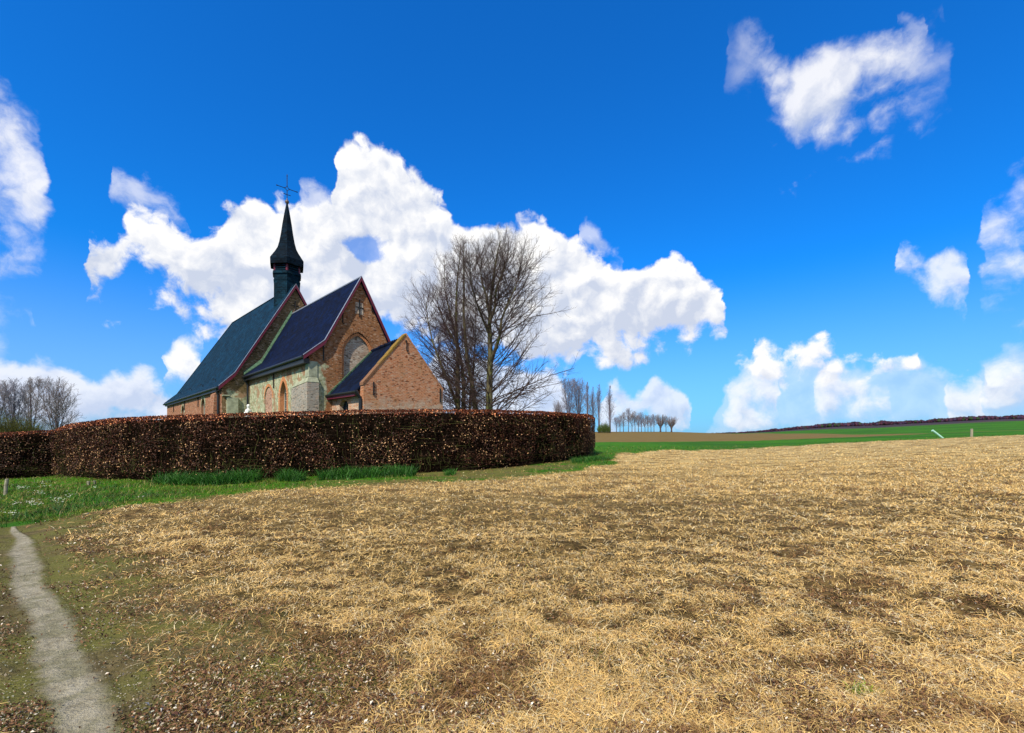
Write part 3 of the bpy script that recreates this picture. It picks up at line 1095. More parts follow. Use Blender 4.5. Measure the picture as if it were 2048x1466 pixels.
# --- nave
NX0, NX1, NC, NY1 = -1.75, 8.33, 3.29, 36.5
gn = [(NX0 + .003, -.4), (NX1 - .003, -.4), (NX1 - .003, 5.2), (7.5, 5.95), (NC, 13.2), (-.92, 5.95), (NX0 + .003, 5.25)]
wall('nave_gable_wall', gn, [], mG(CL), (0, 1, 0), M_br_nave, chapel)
nw = [arch(18.0, .72, 1.4, 3.9, 4.62), arch(27.0, .72, 1.4, 3.75, 4.45)]
wall('nave_side_wall', [(CL + .003, -.4), (NY1, -.4), (NY1, 5.15), (CL + .003, 5.15)], nw, mS(NX0), (1, 0, 0), M_br_naves, chapel)
for o_ in nw:
    window(chapel, mS(NX0), o_, (.24, 0, 0), dict(v=[.5], h=[.3, .55], w=.07, fw=.10, mat=M_frame))
ring('brick_arch', arc_pts(18.0, .73, 1.4, 3.9, 4.63, 9), arc_pts(18.0, .95, 1.4, 3.9, 4.88, 9), mS(NX0), (-1, 0, 0), .015, M_br_ch, chapel)
ring('brick_arch', arc_pts(27.0, .73, 1.4, 3.75, 4.46, 9), arc_pts(27.0, .95, 1.4, 3.75, 4.7, 9), mS(NX0), (-1, 0, 0), .015, M_br_ch, chapel)
wall('nave_far_wall', [(CL + .003, -.4), (NY1, -.4), (NY1, 5.15), (CL + .003, 5.15)], [], mS(NX1), (-1, 0, 0), M_br_naves, chapel)
wall('nave_end_wall', [(NX0 + .003, -.4), (NX1 - .003, -.4), (NX1 - .003, 5.15), (NX0 + .003, 5.15)], [], mG(NY1), (0, -1, 0), M_br_naves, chapel)
mb = MB()   # nave buttresses
mb.hexa([(NX0 - .55, 12.7, -.4), (NX0 + .01, 12.7, -.4), (NX0 + .01, 13.9, -.4), (NX0 - .55, 13.9, -.4)], [(NX0 - .28, 12.7, 4.6), (NX0 + .01, 12.7, 4.85), (NX0 + .01, 13.9, 4.85), (NX0 - .28, 13.9, 4.6)])
mb.build('buttress', M_br_naves, chapel, bevel=.01)
mb = MB()
mb.box(-1.45, -.72, CL - .16, CL + .01, -.4, 4.35)
mb.build('buttress', M_stone, chapel, bevel=.01)
mb = MB()
mb.box(-1.72, -1.25, CL - .22, CL + .01, 4.42, 4.50)
mb.build('stone_ledge', M_stone, chapel, bevel=.01)

# nave roof, hipped at the far end, flared eaves
xe0, xe1, ye, ze = -1.96, 8.54, 36.85, 5.12
xk0, xk1, yk, zk = -.95, 7.53, 35.8, 6.15
yr, zr, zr2, y0 = 31.0, 13.50, 13.85, CL - .16
mb = MB()
E0, E1, E2, E3 = (xe0, y0, ze), (xe0, ye, ze), (xe1, ye, ze), (xe1, y0, ze)
K0, K1, K2, K3 = (xk0, y0, zk), (xk0, yk, zk), (xk1, yk, zk), (xk1, y0, zk)
Ra, Rb = (NC, y0, zr), (NC, yr, zr2)
top = [[E0, E1, K1, K0], [K0, K1, Rb, Ra], [E1, E2, K2, K1], [K1, K2, Rb], [E2, E3, K3, K2], [K2, K3, Ra, Rb]]
dn = lambda p: (p[0], p[1], p[2] - .16)
for f in top:
    mb.face(f)
    mb.face([dn(p) for p in reversed(f)])
for a, b_ in ((E0, E1), (E1, E2), (E2, E3), (E3, K3), (K3, Ra), (Ra, K0), (K0, E0)):
    mb.face([a, b_, dn(b_), dn(a)])
rn = mb.build('nave_roof', M_sl_nave, chapel)
mb = MB()
mb.tube([(NC, y0, zr + .01), (NC, yr, zr2 + .01)], .06, 8)
mb.tube([Rb, K1, E1], .05, 8)
mb.build('ridge_cap', M_sl_tur, rn)
for yy, zz_ in ((15.5, 5.75), (20.2, 5.7), (25.0, 5.7), (30.5, 5.7)):      # roof hooks
    mb = MB()
    mb.tube([(-1.35, yy, zz_ + .0), (-1.40, yy, zz_ + .22), (-1.52, yy, zz_ + .24), (-1.58, yy, zz_ + .12)], .022, 6)
    mb.build('roof_hook', M_iron, rn)
vn_ = [(xe0, ze), (xk0, zk), (NC, zr)]
verge(chapel, vn_, CL - .165, depth=.28)
verge(chapel, [(2 * NC - x, z) for x, z in vn_], CL - .165, depth=.28)
mb = MB()
mb.tube([(xe0 - .05, CL - .1, ze - .1), (xe0 - .05, ye + .02, ze - .12)], .085, 10)
mb.tube([(xe0 - .05, ye + .02, ze - .12), (xe1, ye + .02, ze - .12)], .085, 10)
mb.build('gutter', M_gut, chapel)
mb = MB()
mb.box(NX0 - .2, NX0 - .003, CL + .02, NY1, 4.78, 4.96)
mb.build('soffit_board', M_gut, chapel)
mb = MB()
mb.tube([(xe0 - .05, 12.25, 5.0), (NX0 - .2, 12.25, 4.7), (NX0 - .12, 12.25, 4.5), (NX0 - .12, 12.25, -.3)], .085, 10)
mb.build('downpipe', M_gut, chapel)

# --- turret and spire
TX, TY = 3.29, 13.65
view = math.atan2(-(38.1), 18.0)  # bearing from turret to the camera in world
rot = math.atan2(-.9, .43) - math.atan2(D2.y, D2.x)
tz = lambda y: EYE + (HOR - y) / FPX * 38.1
tur = empty('turret', (TX, TY, 0))
tur.parent = chapel
mb = MB()
mb.lathe([(1.10, 10.9), (1.10, tz(553) - .02)], n=6, rot=rot)
mb.build('shaft', M_sl_tur, tur)
mb = MB()
mb.lathe([(1.20, tz(554)), (1.18, tz(549)), (1.08, tz(548))], n=6, rot=rot)
mb.lathe([(1.135, tz(567)), (1.135, tz(566))], n=6, rot=rot)
mb.build('rim', M_sl_tur, tur)
mb = MB()
mb.lathe([(.96, tz(553)), (.96, tz(533))], n=6, rot=rot)
mb.build('belfry_core', M_dark, tur)
for k in range(6):
    a0 = rot + k * math.pi / 3
    mb = MB()
    mb.lathe([(.10, tz(553)), (.10, tz(533))], (1.01 * math.cos(a0), 1.01 * math.sin(a0), 0), n=6)
    mb.build('corner_post', M_purple, tur)
    a1 = a0 + math.pi / 3
    p = Vector((math.cos(a0), math.sin(a0), 0)) * 1.04
    q = Vector((math.cos(a1), math.sin(a1), 0)) * 1.04
    nrm = (p + q).normalized()
    p2, q2 = p.lerp(q, .08), p.lerp(q, .92)
    mb = MB()
    for yy in (536, 540.5, 545, 549.5):
        z_ = tz(yy)
        mb.hexa([p2 + Vector((0, 0, z_)), q2 + Vector((0, 0, z_)), q2 + nrm * .09 + Vector((0, 0, z_ - .10)), p2 + nrm * .09 + Vector((0, 0, z_ - .10))],
                [p2 + Vector((0, 0, z_ + .03)), q2 + Vector((0, 0, z_ + .03)), q2 + nrm * .09 + Vector((0, 0, z_ - .07)), p2 + nrm * .09 + Vector((0, 0, z_ - .07))])
    mb.build('louvre', M_sl_tur, tur)
mb = MB()
mb.lathe([(1.05, tz(535)), (1.40, tz(536)), (1.41, tz(524)), (1.22, tz(517)), (.98, tz(508)), (.80, tz(500)), (.66, tz(488)), (.52, tz(470)), (.40, tz(450)), (.24, tz(428)), (.07, tz(407))], n=6, rot=rot)
mb.build('spire', M_sl_spi, tur)
mb = MB()
mb.lathe([(.10, tz(416)), (.06, tz(408)), (.06, tz(407.5)), (.13, tz(406)), (.165, tz(403.5)), (.13, tz(401)), (.05, tz(399.5)), (.03, tz(396))], n=12)
mb.build('ball_finial', simple('dull_copper', (.10, .07, .06), .5, .3, 10, .5), tur, smooth=True)
cz = tz(377)
s_ = lambda p: p * .0413
mb = MB()
mb.tube([(0, 0, tz(402)), (0, 0, cz - .22)], .028, 6)
mb.tube([(0, 0, cz + .22), (0, 0, tz(350))], .026, 6)
cr = []
for sg in (-1, 1):
    mb.tube([(sg * .22, 0, cz), (sg * .80, 0, cz)], .026, 6)
    mb.tube([(sg * .74, 0, cz), (sg * .82, 0, cz)], .045, 6)
mb.tube([(-.28, 0, tz(389)), (.28, 0, tz(389))], .028, 6)
mb.tube([(0, 0, tz(352)), (0, 0, tz(348))], [.045, .01], 6)
for q0, q1 in (((.22, 0), (0, .22)), ((0, .22), (-.22, 0)), ((-.22, 0), (0, -.22)), ((0, -.22), (.22, 0))):
    mid = ((q0[0] + q1[0]) * .36, (q0[1] + q1[1]) * .36)
    mb.tube([(q0[0], 0, cz + q0[1]), (mid[0], 0, cz + mid[1]), (q1[0], 0, cz + q1[1])], .024, 6)
mb.build('iron_cross', M_iron, tur)

# --- sacristy
SX0, SXC, SX1, SY = 1.30, 3.77, 6.28, -3.94
sw = [(-2.15, 2.0), (-1.05, 2.0), (-1.05, 3.25), (-1.25, 3.48), (-1.6, 3.58), (-1.95, 3.48), (-2.15, 3.25)]
wall('sacristy_side_wall', [(SY + .003, -.4), (-.003, -.4), (-.003, 3.98), (SY + .003, 3.98)], [sw], mS(SX0), (1, 0, 0), M_br_sac, chapel, thick=.35)
window(chapel, mS(SX0), sw, (.25, 0, 0), dict(v=[.2, .4, .6, .8], h=[.5], w=.03, fw=.05, mat=M_iron))
wall('sacristy_gable_wall', [(SX0 + .003, -.4), (SX1, -.4), (SX1, 4.28), (SXC, 7.12), (SX0 + .003, 4.22)], [], mG(SY), (0, 1, 0), M_br_sac, chapel, thick=.35)
wall('sacristy_far_wall', [(SY + .003, -.4), (-.003, -.4), (-.003, 4.1), (SY + .003, 4.1)], [], mS(SX1), (-1, 0, 0), M_br_sac, chapel, thick=.35)
mb = MB()
xl, zl = 1.02, 3.86
zrid, zrid2 = 6.98, 6.74
for sg in (0, 1):
    X = (lambda x: x) if sg == 0 else (lambda x: 2 * SXC - x)
    mb.hexa([(X(xl), SY + .34, zl - .1), (X(SXC), SY + .34, zrid - .1), (X(SXC), -.004, zrid2 - .1), (X(xl), -.004, zl - .1)],
            [(X(xl), SY + .34, zl), (X(SXC), SY + .34, zrid), (X(SXC), -.004, zrid2), (X(xl), -.004, zl)])
rs = mb.build('sacristy_roof', M_sl_sac, chapel)
mb = MB()
for k in range(13):
    ya = SY + .36 + k * .27
    za = zrid + (zrid2 - zrid) * (k / 13)
    mb.tube([(SXC, ya, za - .02 + random.uniform(-.02, .02)), (SXC, ya + .25, za + .035 + random.uniform(-.03, .02))], [.10, .115], 8)
mb.build('ridge_tiles', M_sl_sac, rs)
mb = MB()
pa, pb = Vector((xl, -.02, zl)), Vector((SXC, -.02, zrid2))
for k in range(10):
    a_, b_ = pa.lerp(pb, k / 10), pa.lerp(pb, (k + .9) / 10)
    mb.bar(a_ + Vector((0, -.07, .05)), b_ + Vector((0, -.07, .05 + random.uniform(0, .03))), .14, .07)
mb.build('flashing', M_moss, rs)
for side in (0, 1):
    mb = MB()
    X = (lambda x: x) if side == 0 else (lambda x: SXC * 2 - x + .02)
    a_, b_ = Vector((X(1.26), 0, 4.24)), Vector((X(SXC), 0, 7.17))
    n_ = 16
    for k in range(n_):
        p, q = a_.lerp(b_, k / n_), a_.lerp(b_, (k + 1) / n_ - .006)
        h = random.uniform(.07, .11)
        mb.hexa([(p.x, SY - .03, p.z - .05), (q.x, SY - .03, q.z - .05), (q.x, SY + .36, q.z - .05), (p.x, SY + .36, p.z - .05)],
                [(p.x, SY - .03, p.z + h), (q.x, SY - .03, q.z + h), (q.x, SY + .36, q.z + h), (p.x, SY + .36, p.z + h)])
    mb.build('gable_coping', M_lichen if side == 0 else M_br_sac, chapel,
             **({'label': 'sloping coping grown over with yellow lichen'} if side == 0 else {}))
mb = MB()
mb.box(.99, 1.03, SY + .38, -.01, 3.64, 3.84)
mb.box(1.031, SX0 - .003, SY + .38, -.01, 3.66, 3.70)
mb.build('fascia_board', M_purple, chapel)
mb = MB()
mb.tube([(.93, SY + .1, 3.84), (.93, -.02, 3.84)], .06, 8)
mb.build('gutter', M_gut, chapel)
mb = MB()
mb.tube([(.95, SY + .15, 3.88), (1.05, SY + .15, 3.7), (1.20, SY + .15, 3.5), (1.20, SY + .15, -.3)], [.10, .10, .09, .09], 10)
mb.build('downpipe', M_gut, chapel)


# iron wall anchors
def anchor(mp, a, z0, z1, ov, curl=False):
    mb = MB()
    ov = Vector(ov)
    P_ = lambda a_, z_: Vector(mp(a_, z_)) + ov * .035
    if curl:
        zc = (z0 + z1) / 2
        pts = [(a + .10, z0 + .05), (a + .02, z0), (a, z0 + .08), (a, zc), (a, z1 - .08), (a - .02, z1), (a - .10, z1 - .05)]
        mb.tube([P_(*p) for p in pts], .028, 6)
    else:
        mb.bar(P_(a, z0), P_(a, z1), .07, .04, (0.2, .9, 0))
    mb.build('wall_anchor', M_iron, chapel)


E_, S_ = (0, -1, 0), (-1, 0, 0)
for a, z0, z1, c in ((2.97, 8.75, 9.75, 0), (1.93, 8.15, 8.85, 1), (.80, 5.85, 6.95, 0), (3.75, 9.2, 9.75, 1)):
    anchor(mG(0), a, z0, z1, E_, c)
mb = MB()
mb.box(2.93 - .22, 2.93 + .28, -.012, .01, 8.9, 9.6)
mb.build('pale_patch', M_br_white, chapel)
mb = MB()
mb.bar((2.72, -.03, 9.3), (3.22, -.03, 9.3), .04, .04)
mb.build('wall_anchor', M_iron, chapel)
for a, z0, z1, c in ((3.83, 6.25, 6.85, 1), (1.85, 3.7, 4.4, 0), (6.08, 3.55, 4.35, 0)):
    anchor(mG(SY), a, z0, z1, E_, c)
anchor(mS(0), 6.0, 4.65, 5.6, S_)
for a in (19.8, 26.0, 32.0):
    anchor(mS(NX0), a, 4.0, 4.95, S_)
anchor(mG(CL), 3.29, 11.4, 12.2, E_)
mb = MB()
mb.bar((3.0, CL - .03, 11.85), (3.6, CL - .03, 11.85), .04, .04)
mb.build('wall_anchor', M_iron, chapel)

# statue on a pedestal against the chancel wall
sp_ = C0 + D1 * 9.75 + D2 * -.55
gz = float(ground_z(np.array([sp_.x]), np.array([sp_.y]))[0])
stt = empty('statue', (sp_.x, sp_.y, gz), math.atan2(D2.y, D2.x), label='white robed stone figure standing against the chapel wall beside the black downpipe', cat='statue')
mb = MB()
mb.box(-.26, .26, -.26, .26, -.1, .18)
mb.box(-.19, .19, -.19, .19, .18, 2.05)
mb.box(-.25, .25, -.25, .25, 2.05, 2.2)
mb.build('pedestal', M_stone, stt, bevel=.015)
import bmesh


def statue_figure():
    prof = [(2.2, .235, .19), (2.35, .225, .18), (2.6, .20, .16), (2.85, .19, .15), (3.02, .20, .15), (3.15, .215, .14), (3.23, .16, .12), (3.28, .085, .08), (3.33, .085, .085), (3.40, .105, .11), (3.48, .11, .115), (3.55, .085, .09), (3.59, .03, .03)]
    n = 18
    b = bmesh.new()
    rings = []
    for z, rx, ry in prof:
        rw = []
        for k in range(n):
            a = 2 * math.pi * k / n
            fold = 1 + (.07 * math.cos(6 * a) if z < 3.1 else 0)
            rw.append(b.verts.new((rx * fold * math.cos(a), ry * fold * math.sin(a), z)))
        rings.append(rw)
    for i in range(len(rings) - 1):
        for k in range(n):
            b.faces.new((rings[i][k], rings[i][(k + 1) % n], rings[i + 1][(k + 1) % n], rings[i + 1][k]))
    b.faces.new(list(reversed(rings[0])))
    b.faces.new(rings[-1])
    m2 = MB()
    # folded forearms meeting at the chest, facing away from the wall (-x)
    for sg in (-1, 1):
        m2.tube([(-.02, sg * .17, 3.12), (-.10, sg * .20, 2.92), (-.20, sg * .11, 2.90), (-.24, sg * .02, 3.02)], [.065, .06, .05, .035], 8)
    base = [b.verts.new(v) for v in m2.v]
    for f in m2.f:
        b.faces.new([base[i] for i in f])
    mm = bpy.data.meshes.new('figure')
    b.to_mesh(mm)
    b.free()
    for p in mm.polygons:
        p.use_smooth = True
    return mm


link_mesh('figure', statue_figure(), M_white, stt)


# ------------------------------------------------------------------ hedges
def unit(v):
    return v / np.maximum(np.linalg.norm(v, axis=-1, keepdims=True), 1e-9)


def leaf_quads(P_, N_, size, col, aspect=.62, fold=.25):
    """rhombic folded leaves at P_, roughly facing N_; two triangles' worth as one bent quad pair"""
    n = len(P_)
    r = unit(rng.normal(size=(n, 3)))
    t_ = unit(np.cross(N_, r))
    b_ = np.cross(N_, t_)
    s = size[:, None]
    v0 = P_ - t_ * s * .5
    v2 = P_ + t_ * s * .5
    v1 = P_ + b_ * s * .5 * aspect + N_ * s * fold
    v3 = P_ - b_ * s * .5 * aspect + N_ * s * fold
    V_ = np.stack([v0, v1, v2, v3], 1).reshape(-1, 3)
    Q_ = np.arange(n * 4).reshape(-1, 4)
    C_ = np.repeat(col, 4, 0)
    return V_, Q_, C_


def tubes(P_, R_, sides=3):
    """P_ (M,n,3), R_ (M,n) -> V,Q"""
    M_, n, _ = P_.shape
    T = np.gradient(P_, axis=1)
    T = unit(T)
    ref = unit(rng.normal(size=(M_, 1, 3)))
    U = unit(np.cross(T, ref))
    Wv = np.cross(T, U)
    a = np.arange(sides) * 2 * np.pi / sides
    ca, sa = np.cos(a), np.sin(a)
    V_ = P_[:, :, None, :] + R_[:, :, None, None] * (U[:, :, None, :] * ca[None, None, :, None] + Wv[:, :, None, :] * sa[None, None, :, None])
    idx = np.arange(M_ * n * sides).reshape(M_, n, sides)
    nxt = np.roll(idx, -1, axis=2)
    Q_ = np.stack([idx[:, :-1], nxt[:, :-1], nxt[:, 1:], idx[:, 1:]], -1).reshape(-1, 4)
    return V_.reshape(-1, 3), Q_


def join(parts):
    Vs, Qs, Cs, o = [], [], [], 0
    for p in parts:
        Vs.append(p[0])
        Qs.append(p[1] + o)
        if len(p) > 2:
            Cs.append(p[2])
        o += len(p[0])
    return np.concatenate(Vs), np.concatenate(Qs), (np.concatenate(Cs) if Cs else None)


M_hleaf = col_mat('dry_beech_leaves', .6, .25, .12)
M_htwig = col_mat('hedge_twigs', .9, .1)
M_hcore = simple('hedge_inner_shade', (.007, .0045, .003), 1.0, .5, 14, .0, bmp=.05)  # near-black colour paints the shade seen between the leaves


def hedge(name, face_pts, label, thick=1.25, dens=560, tint=None, open_end=False):
    """face_pts = [(x, y, top_z)] along the front face; the body lies behind (left-hand normal side)"""
    fp = np.array(face_pts, float)
    d = np.r_[0, np.cumsum(np.hypot(*np.diff(fp[:, :2], axis=0).T))]
    L = d[-1]
    sg = np.linspace(0, L, int(L / .25))

    def sm(c):
        v = np.interp(sg, d, fp[:, c])
        for _ in range(6):
            v[1:-1] = (v[:-2] + 2 * v[1:-1] + v[2:]) / 4
        return v
    xs_, ys_, zt_ = sm(0), sm(1), sm(2)

    def frame(s):
        x, y, zt = np.interp(s, sg, xs_), np.interp(s, sg, ys_), np.interp(s, sg, zt_)
        e = .15
        tx = np.interp(s + e, sg, xs_) - np.interp(s - e, sg, xs_)
        ty = np.interp(s + e, sg, ys_) - np.interp(s - e, sg, ys_)
        l = np.hypot(tx, ty) + 1e-9
        return x, y, zt, tx / l, ty / l
    root = empty(name, (float(fp[len(fp) // 2, 0]), float(fp[len(fp) // 2, 1]), 0.0), label=label, cat='hedge')
    off = np.array(root.location)

    def place(s, w, zf, jit):
        """w: 0 front .. thick back ; zf world z"""
        x, y, zt, tx, ty = frame(s)
        nx_v, ny_v = -ty, tx            # points to the back (left of travel)
        return np.stack([x + nx_v * w, y + ny_v * w, zf], -1), np.stack([nx_v, ny_v, 0 * nx_v], -1), zt
    # leaves on shell
    parts = []
    for side in ('front', 'top', 'back', 'end0', 'end1'):
        H = 2.4
        area = {'front': L * H, 'top': L * thick, 'back': L * H * .35, 'end0': thick * H, 'end1': thick * H}[side]
        n = int(area * dens * {'front': 1.0, 'top': 1.1, 'back': .6, 'end0': 1, 'end1': 1}[side])
        s = rng.uniform(0, L, n)
        inset = rng.exponential(.07, n)
        inset = np.minimum(inset, .3) - .035
        x, y, zt, tx, ty = frame(s)
        gz_ = ground_z(x, y)
        if side == 'front':
            f = rng.uniform(0, 1, n)
            dn_ = np.clip((f - .02) / .22, 0.12, 1)
            patch = fbm(s * 1.1, f * 2.6, 41, 3)
            keep = rng.uniform(size=n) < dn_ * np.clip((patch - .33) * 4.2, .16, 1)
            s, f, inset = s[keep], f[keep], inset[keep]
            x, y, zt, tx, ty = frame(s)
            gz_ = ground_z(x, y)
            bulge = .08 * (fbm(s * 1.3, f * 3, 51, 3) - .5) * 2
            z_ = gz_ + (zt - gz_) * f
            rnd = np.clip((z_ - (zt - .22)) / .22, 0, 1)
            w = inset + bulge + .22 * rnd ** 2 - .03
            w = w - .0
            P_, Nb, _ = place(s, w, z_, 0)
            N_ = unit(-Nb + rng.normal(size=P_.shape) * .55 + np.array([0, 0, .25]))
            hf = f
        elif side == 'top':
            w = rng.uniform(.08, thick - .05, n)
            z_ = zt - inset * .8 + .05 * (fbm(s * 2, w * 2, 61, 2) - .5) - .10 * np.clip(1 - w / .22, 0, 1) ** 2
            P_, Nb, _ = place(s, w, z_, 0)
            N_ = unit(np.array([[0, 0, 1.0]]) + rng.normal(size=P_.shape) * .6)
            hf = np.ones(n)
        elif side == 'back':
            f = rng.uniform(0.1, 1, n)
            P_, Nb, _ = place(s, thick - inset, gz_ + (zt - gz_) * f, 0)
            N_ = unit(Nb + rng.normal(size=P_.shape) * .55)
            hf = f
        else:
            s = np.full(n, 0.0 if side == 'end0' else L) + (inset if side == 'end0' else -inset)
            x, y, zt, tx, ty = frame(s)
            gz_ = ground_z(x, y)
            f = rng.uniform(0.04, 1, n)
            w = rng.uniform(0, thick, n)
            P_, Nb, _ = place(s, w, gz_ + (zt - gz_) * f - .1 * (f > .93), 0)
            sgn = -1 if side == 'end0' else 1
            N_ = unit(np.stack([tx, ty, 0 * tx], -1) * sgn + rng.normal(size=P_.shape) * .55)
            hf = f
        n = len(P_)
        base = np.array([.034, .0095, .004]) + rng.uniform(size=(n, 1)) * np.array([.060, .021, .007])
        pal = rng.uniform(size=n)
        lp = fbm(P_[:, 0] * .7, P_[:, 2] * 1.8 + P_[:, 1], 71, 3)
        frac = .045 + .15 * np.clip((lp - .42) * 5, 0, 1)
        bright = pal < frac
        base[bright] = np.array([.50, .29, .14]) * rng.uniform(.6, 1.25, (bright.sum(), 1))
        darkm = (pal > .62)
        base[darkm] *= .42
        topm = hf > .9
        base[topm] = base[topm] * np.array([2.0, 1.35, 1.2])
        if tint is not None:
            base *= np.array(tint)
        size = rng.uniform(.035, .072, n)
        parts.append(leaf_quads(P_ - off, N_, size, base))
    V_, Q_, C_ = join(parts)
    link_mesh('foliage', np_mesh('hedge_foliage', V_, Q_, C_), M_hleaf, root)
    # twigs: upright and slanting shoots just inside the face, thicker stems at the foot
    nt = int(L * 60)
    s = rng.uniform(0, L, nt)
    low_ = rng.uniform(size=nt) < .45
    x, y, zt, tx, ty = frame(s)
    gz_ = ground_z(x, y)
    z0_ = np.where(low_, gz_ + rng.uniform(0, .6, nt), gz_ + rng.uniform(.1, .85, nt) * (zt - gz_))
    horiz = rng.uniform(size=nt) < .5
    ln = rng.uniform(.25, .8, nt)
    w0 = rng.uniform(.0, .22, nt)
    P_ = np.zeros((nt, 4, 3))
    for k in range(4):
        f = k / 3
        ds = np.where(horiz, ln * f * np.sign(rng.normal(size=nt)), rng.normal(size=nt) * .05)
        dz_ = np.where(horiz, rng.normal(size=nt) * .03, ln * f)
        q, _, zt2 = place(np.clip(s + ds, 0, L), w0 + rng.normal(size=nt) * .03, np.minimum(z0_ + dz_, zt + .04), 0)
        P_[:, k] = q
    Rr_ = np.linspace(1, .4, 4)[None] * rng.uniform(.004, .011, nt)[:, None]
    V_, Q_ = tubes(P_ - off, Rr_, 3)
    tc = np.where(rng.uniform(size=(nt, 1)) < .45, np.array([[.06, .065, .018]]), np.array([[.030, .019, .011]])) * rng.uniform(.6, 1.6, (nt, 1))
    C_ = np.repeat(tc, 12, 0)
    link_mesh('branches', np_mesh('hedge_branches', V_, Q_, C_), M_htwig, root)
    # closed inner body, near-black to stand for the shade inside the hedge
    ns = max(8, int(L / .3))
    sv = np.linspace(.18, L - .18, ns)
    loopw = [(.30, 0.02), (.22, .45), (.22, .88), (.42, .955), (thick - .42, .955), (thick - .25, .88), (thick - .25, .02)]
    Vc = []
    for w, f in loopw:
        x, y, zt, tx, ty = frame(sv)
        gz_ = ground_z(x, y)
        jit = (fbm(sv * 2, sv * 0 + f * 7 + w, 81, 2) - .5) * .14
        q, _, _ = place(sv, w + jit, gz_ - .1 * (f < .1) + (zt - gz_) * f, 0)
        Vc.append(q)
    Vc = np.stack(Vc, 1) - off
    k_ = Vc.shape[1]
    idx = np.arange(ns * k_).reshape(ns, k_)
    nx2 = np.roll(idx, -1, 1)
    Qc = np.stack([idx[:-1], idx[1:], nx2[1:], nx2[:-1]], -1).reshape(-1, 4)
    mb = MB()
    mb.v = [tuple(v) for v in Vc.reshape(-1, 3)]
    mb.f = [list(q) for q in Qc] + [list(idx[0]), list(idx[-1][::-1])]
    mb.build('inner_shade', M_hcore, root)
    return root


def fpt(px, Y, top):
    return ((px - CX) / FPX * Y, Y, zz(top, Y))


hedge('hedge', [fpt(106, 21.2, 857), fpt(125, 20.2, 849), fpt(200, 17.8, 838), fpt(300, 16.6, 832), fpt(400, 16.1, 829), fpt(500, 16.1, 826),
                fpt(600, 16.4, 823), fpt(700, 16.7, 821), fpt(850, 17.2, 819), fpt(1000, 18.4, 820), fpt(1100, 20.5, 823), fpt(1150, 22.8, 827),
                (4.25, 25.0, zz(829, 25)), (4.85, 27.2, zz(831, 27.2)), (4.6, 30, 2.95), (3.7, 34, 3.1), (2.0, 40, 3.3)],
      'long clipped beech hedge in dry brown leaf curving in front of the chapel')
hedge('hedge', [fpt(-420, 19.5, 876), fpt(-150, 20.3, 872), fpt(0, 21.2, 866), fpt(104, 22.2, 861), fpt(165, 23.2, 860)],
      'lower darker brown hedge at the far left, behind the grey wooden post', tint=(.75, .7, .75))


# ------------------------------------------------------------------ bare trees
def interp_path(P_, t_):
    """P_ (M,n,3), t_ (M,k) in 0..1 -> positions, tangents (M,k,3)"""
    n = P_.shape[1]
    f = t_ * (n - 1)
    i = np.clip(np.floor(f).astype(int), 0, n - 2)
    f = (f - i)[..., None]
    a = np.take_along_axis(P_, i[..., None].repeat(3, -1), 1)
    b_ = np.take_along_axis(P_, (i + 1)[..., None].repeat(3, -1), 1)
    return a * (1 - f) + b_ * f, unit(b_ - a)


def grow(P0, D0, Lg, n, up, wig, rg):
    """branches from P0 along D0 with length Lg, n points, upward bend up (M,) """
    M_ = len(P0)
    P_ = np.zeros((M_, n, 3))
    P_[:, 0] = P0
    d = D0.copy()
    for k in range(1, n):
        d = unit(d + np.array([0, 0, 1.0]) * (up / n)[:, None] + rg.normal(size=(M_, 3)) * wig)
        P_[:, k] = P_[:, k - 1] + d * (Lg / (n - 1))[:, None]
    return P_


def children(P_, Rr_, k, t0, t1, ang, lenf, n, up, wig, rg, rscale=.55, rmin=.004, planar=0.0):
    M_ = len(P_)
    t_ = np.linspace(t0, t1, k)[None] + rg.uniform(-.5, .5, (M_, k)) * (t1 - t0) / k
    t_ = np.clip(t_, 0.02, .985)
    p, T = interp_path(P_, t_)
    nseg = Rr_.shape[1]
    rr = np.take_along_axis(Rr_, np.clip((t_ * (nseg - 1)).astype(int), 0, nseg - 1), 1)
    rnd = rg.normal(size=p.shape)
    rnd[..., 2] *= (1 - planar)
    w = unit(rnd - (rnd * T).sum(-1, keepdims=True) * T)
    a = ang * rg.uniform(.75, 1.25, (M_, k, 1))
    D = np.cos(a) * T + np.sin(a) * w
    Lg = lenf(t_, p) * rg.uniform(.65, 1.15, (M_, k))
    p, D, Lg, rr = p.reshape(-1, 3), D.reshape(-1, 3), Lg.ravel(), rr.ravel()
    Pc = grow(p, D, Lg, n, np.full(len(p), up), wig, rg)
    r0 = np.maximum(rr * rscale, rmin)
    Rc = np.maximum(r0[:, None] * np.linspace(1, .35, n)[None], rmin * .7)
    return Pc, Rc, Lg


def stem_path(pts, n=12):
    pts = np.array(pts, float)
    d = np.r_[0, np.cumsum(np.linalg.norm(np.diff(pts, axis=0), axis=1))]
    s = np.linspace(0, d[-1], n)
    return np.stack([np.interp(s, d, pts[:, i]) for i in range(3)], 1)


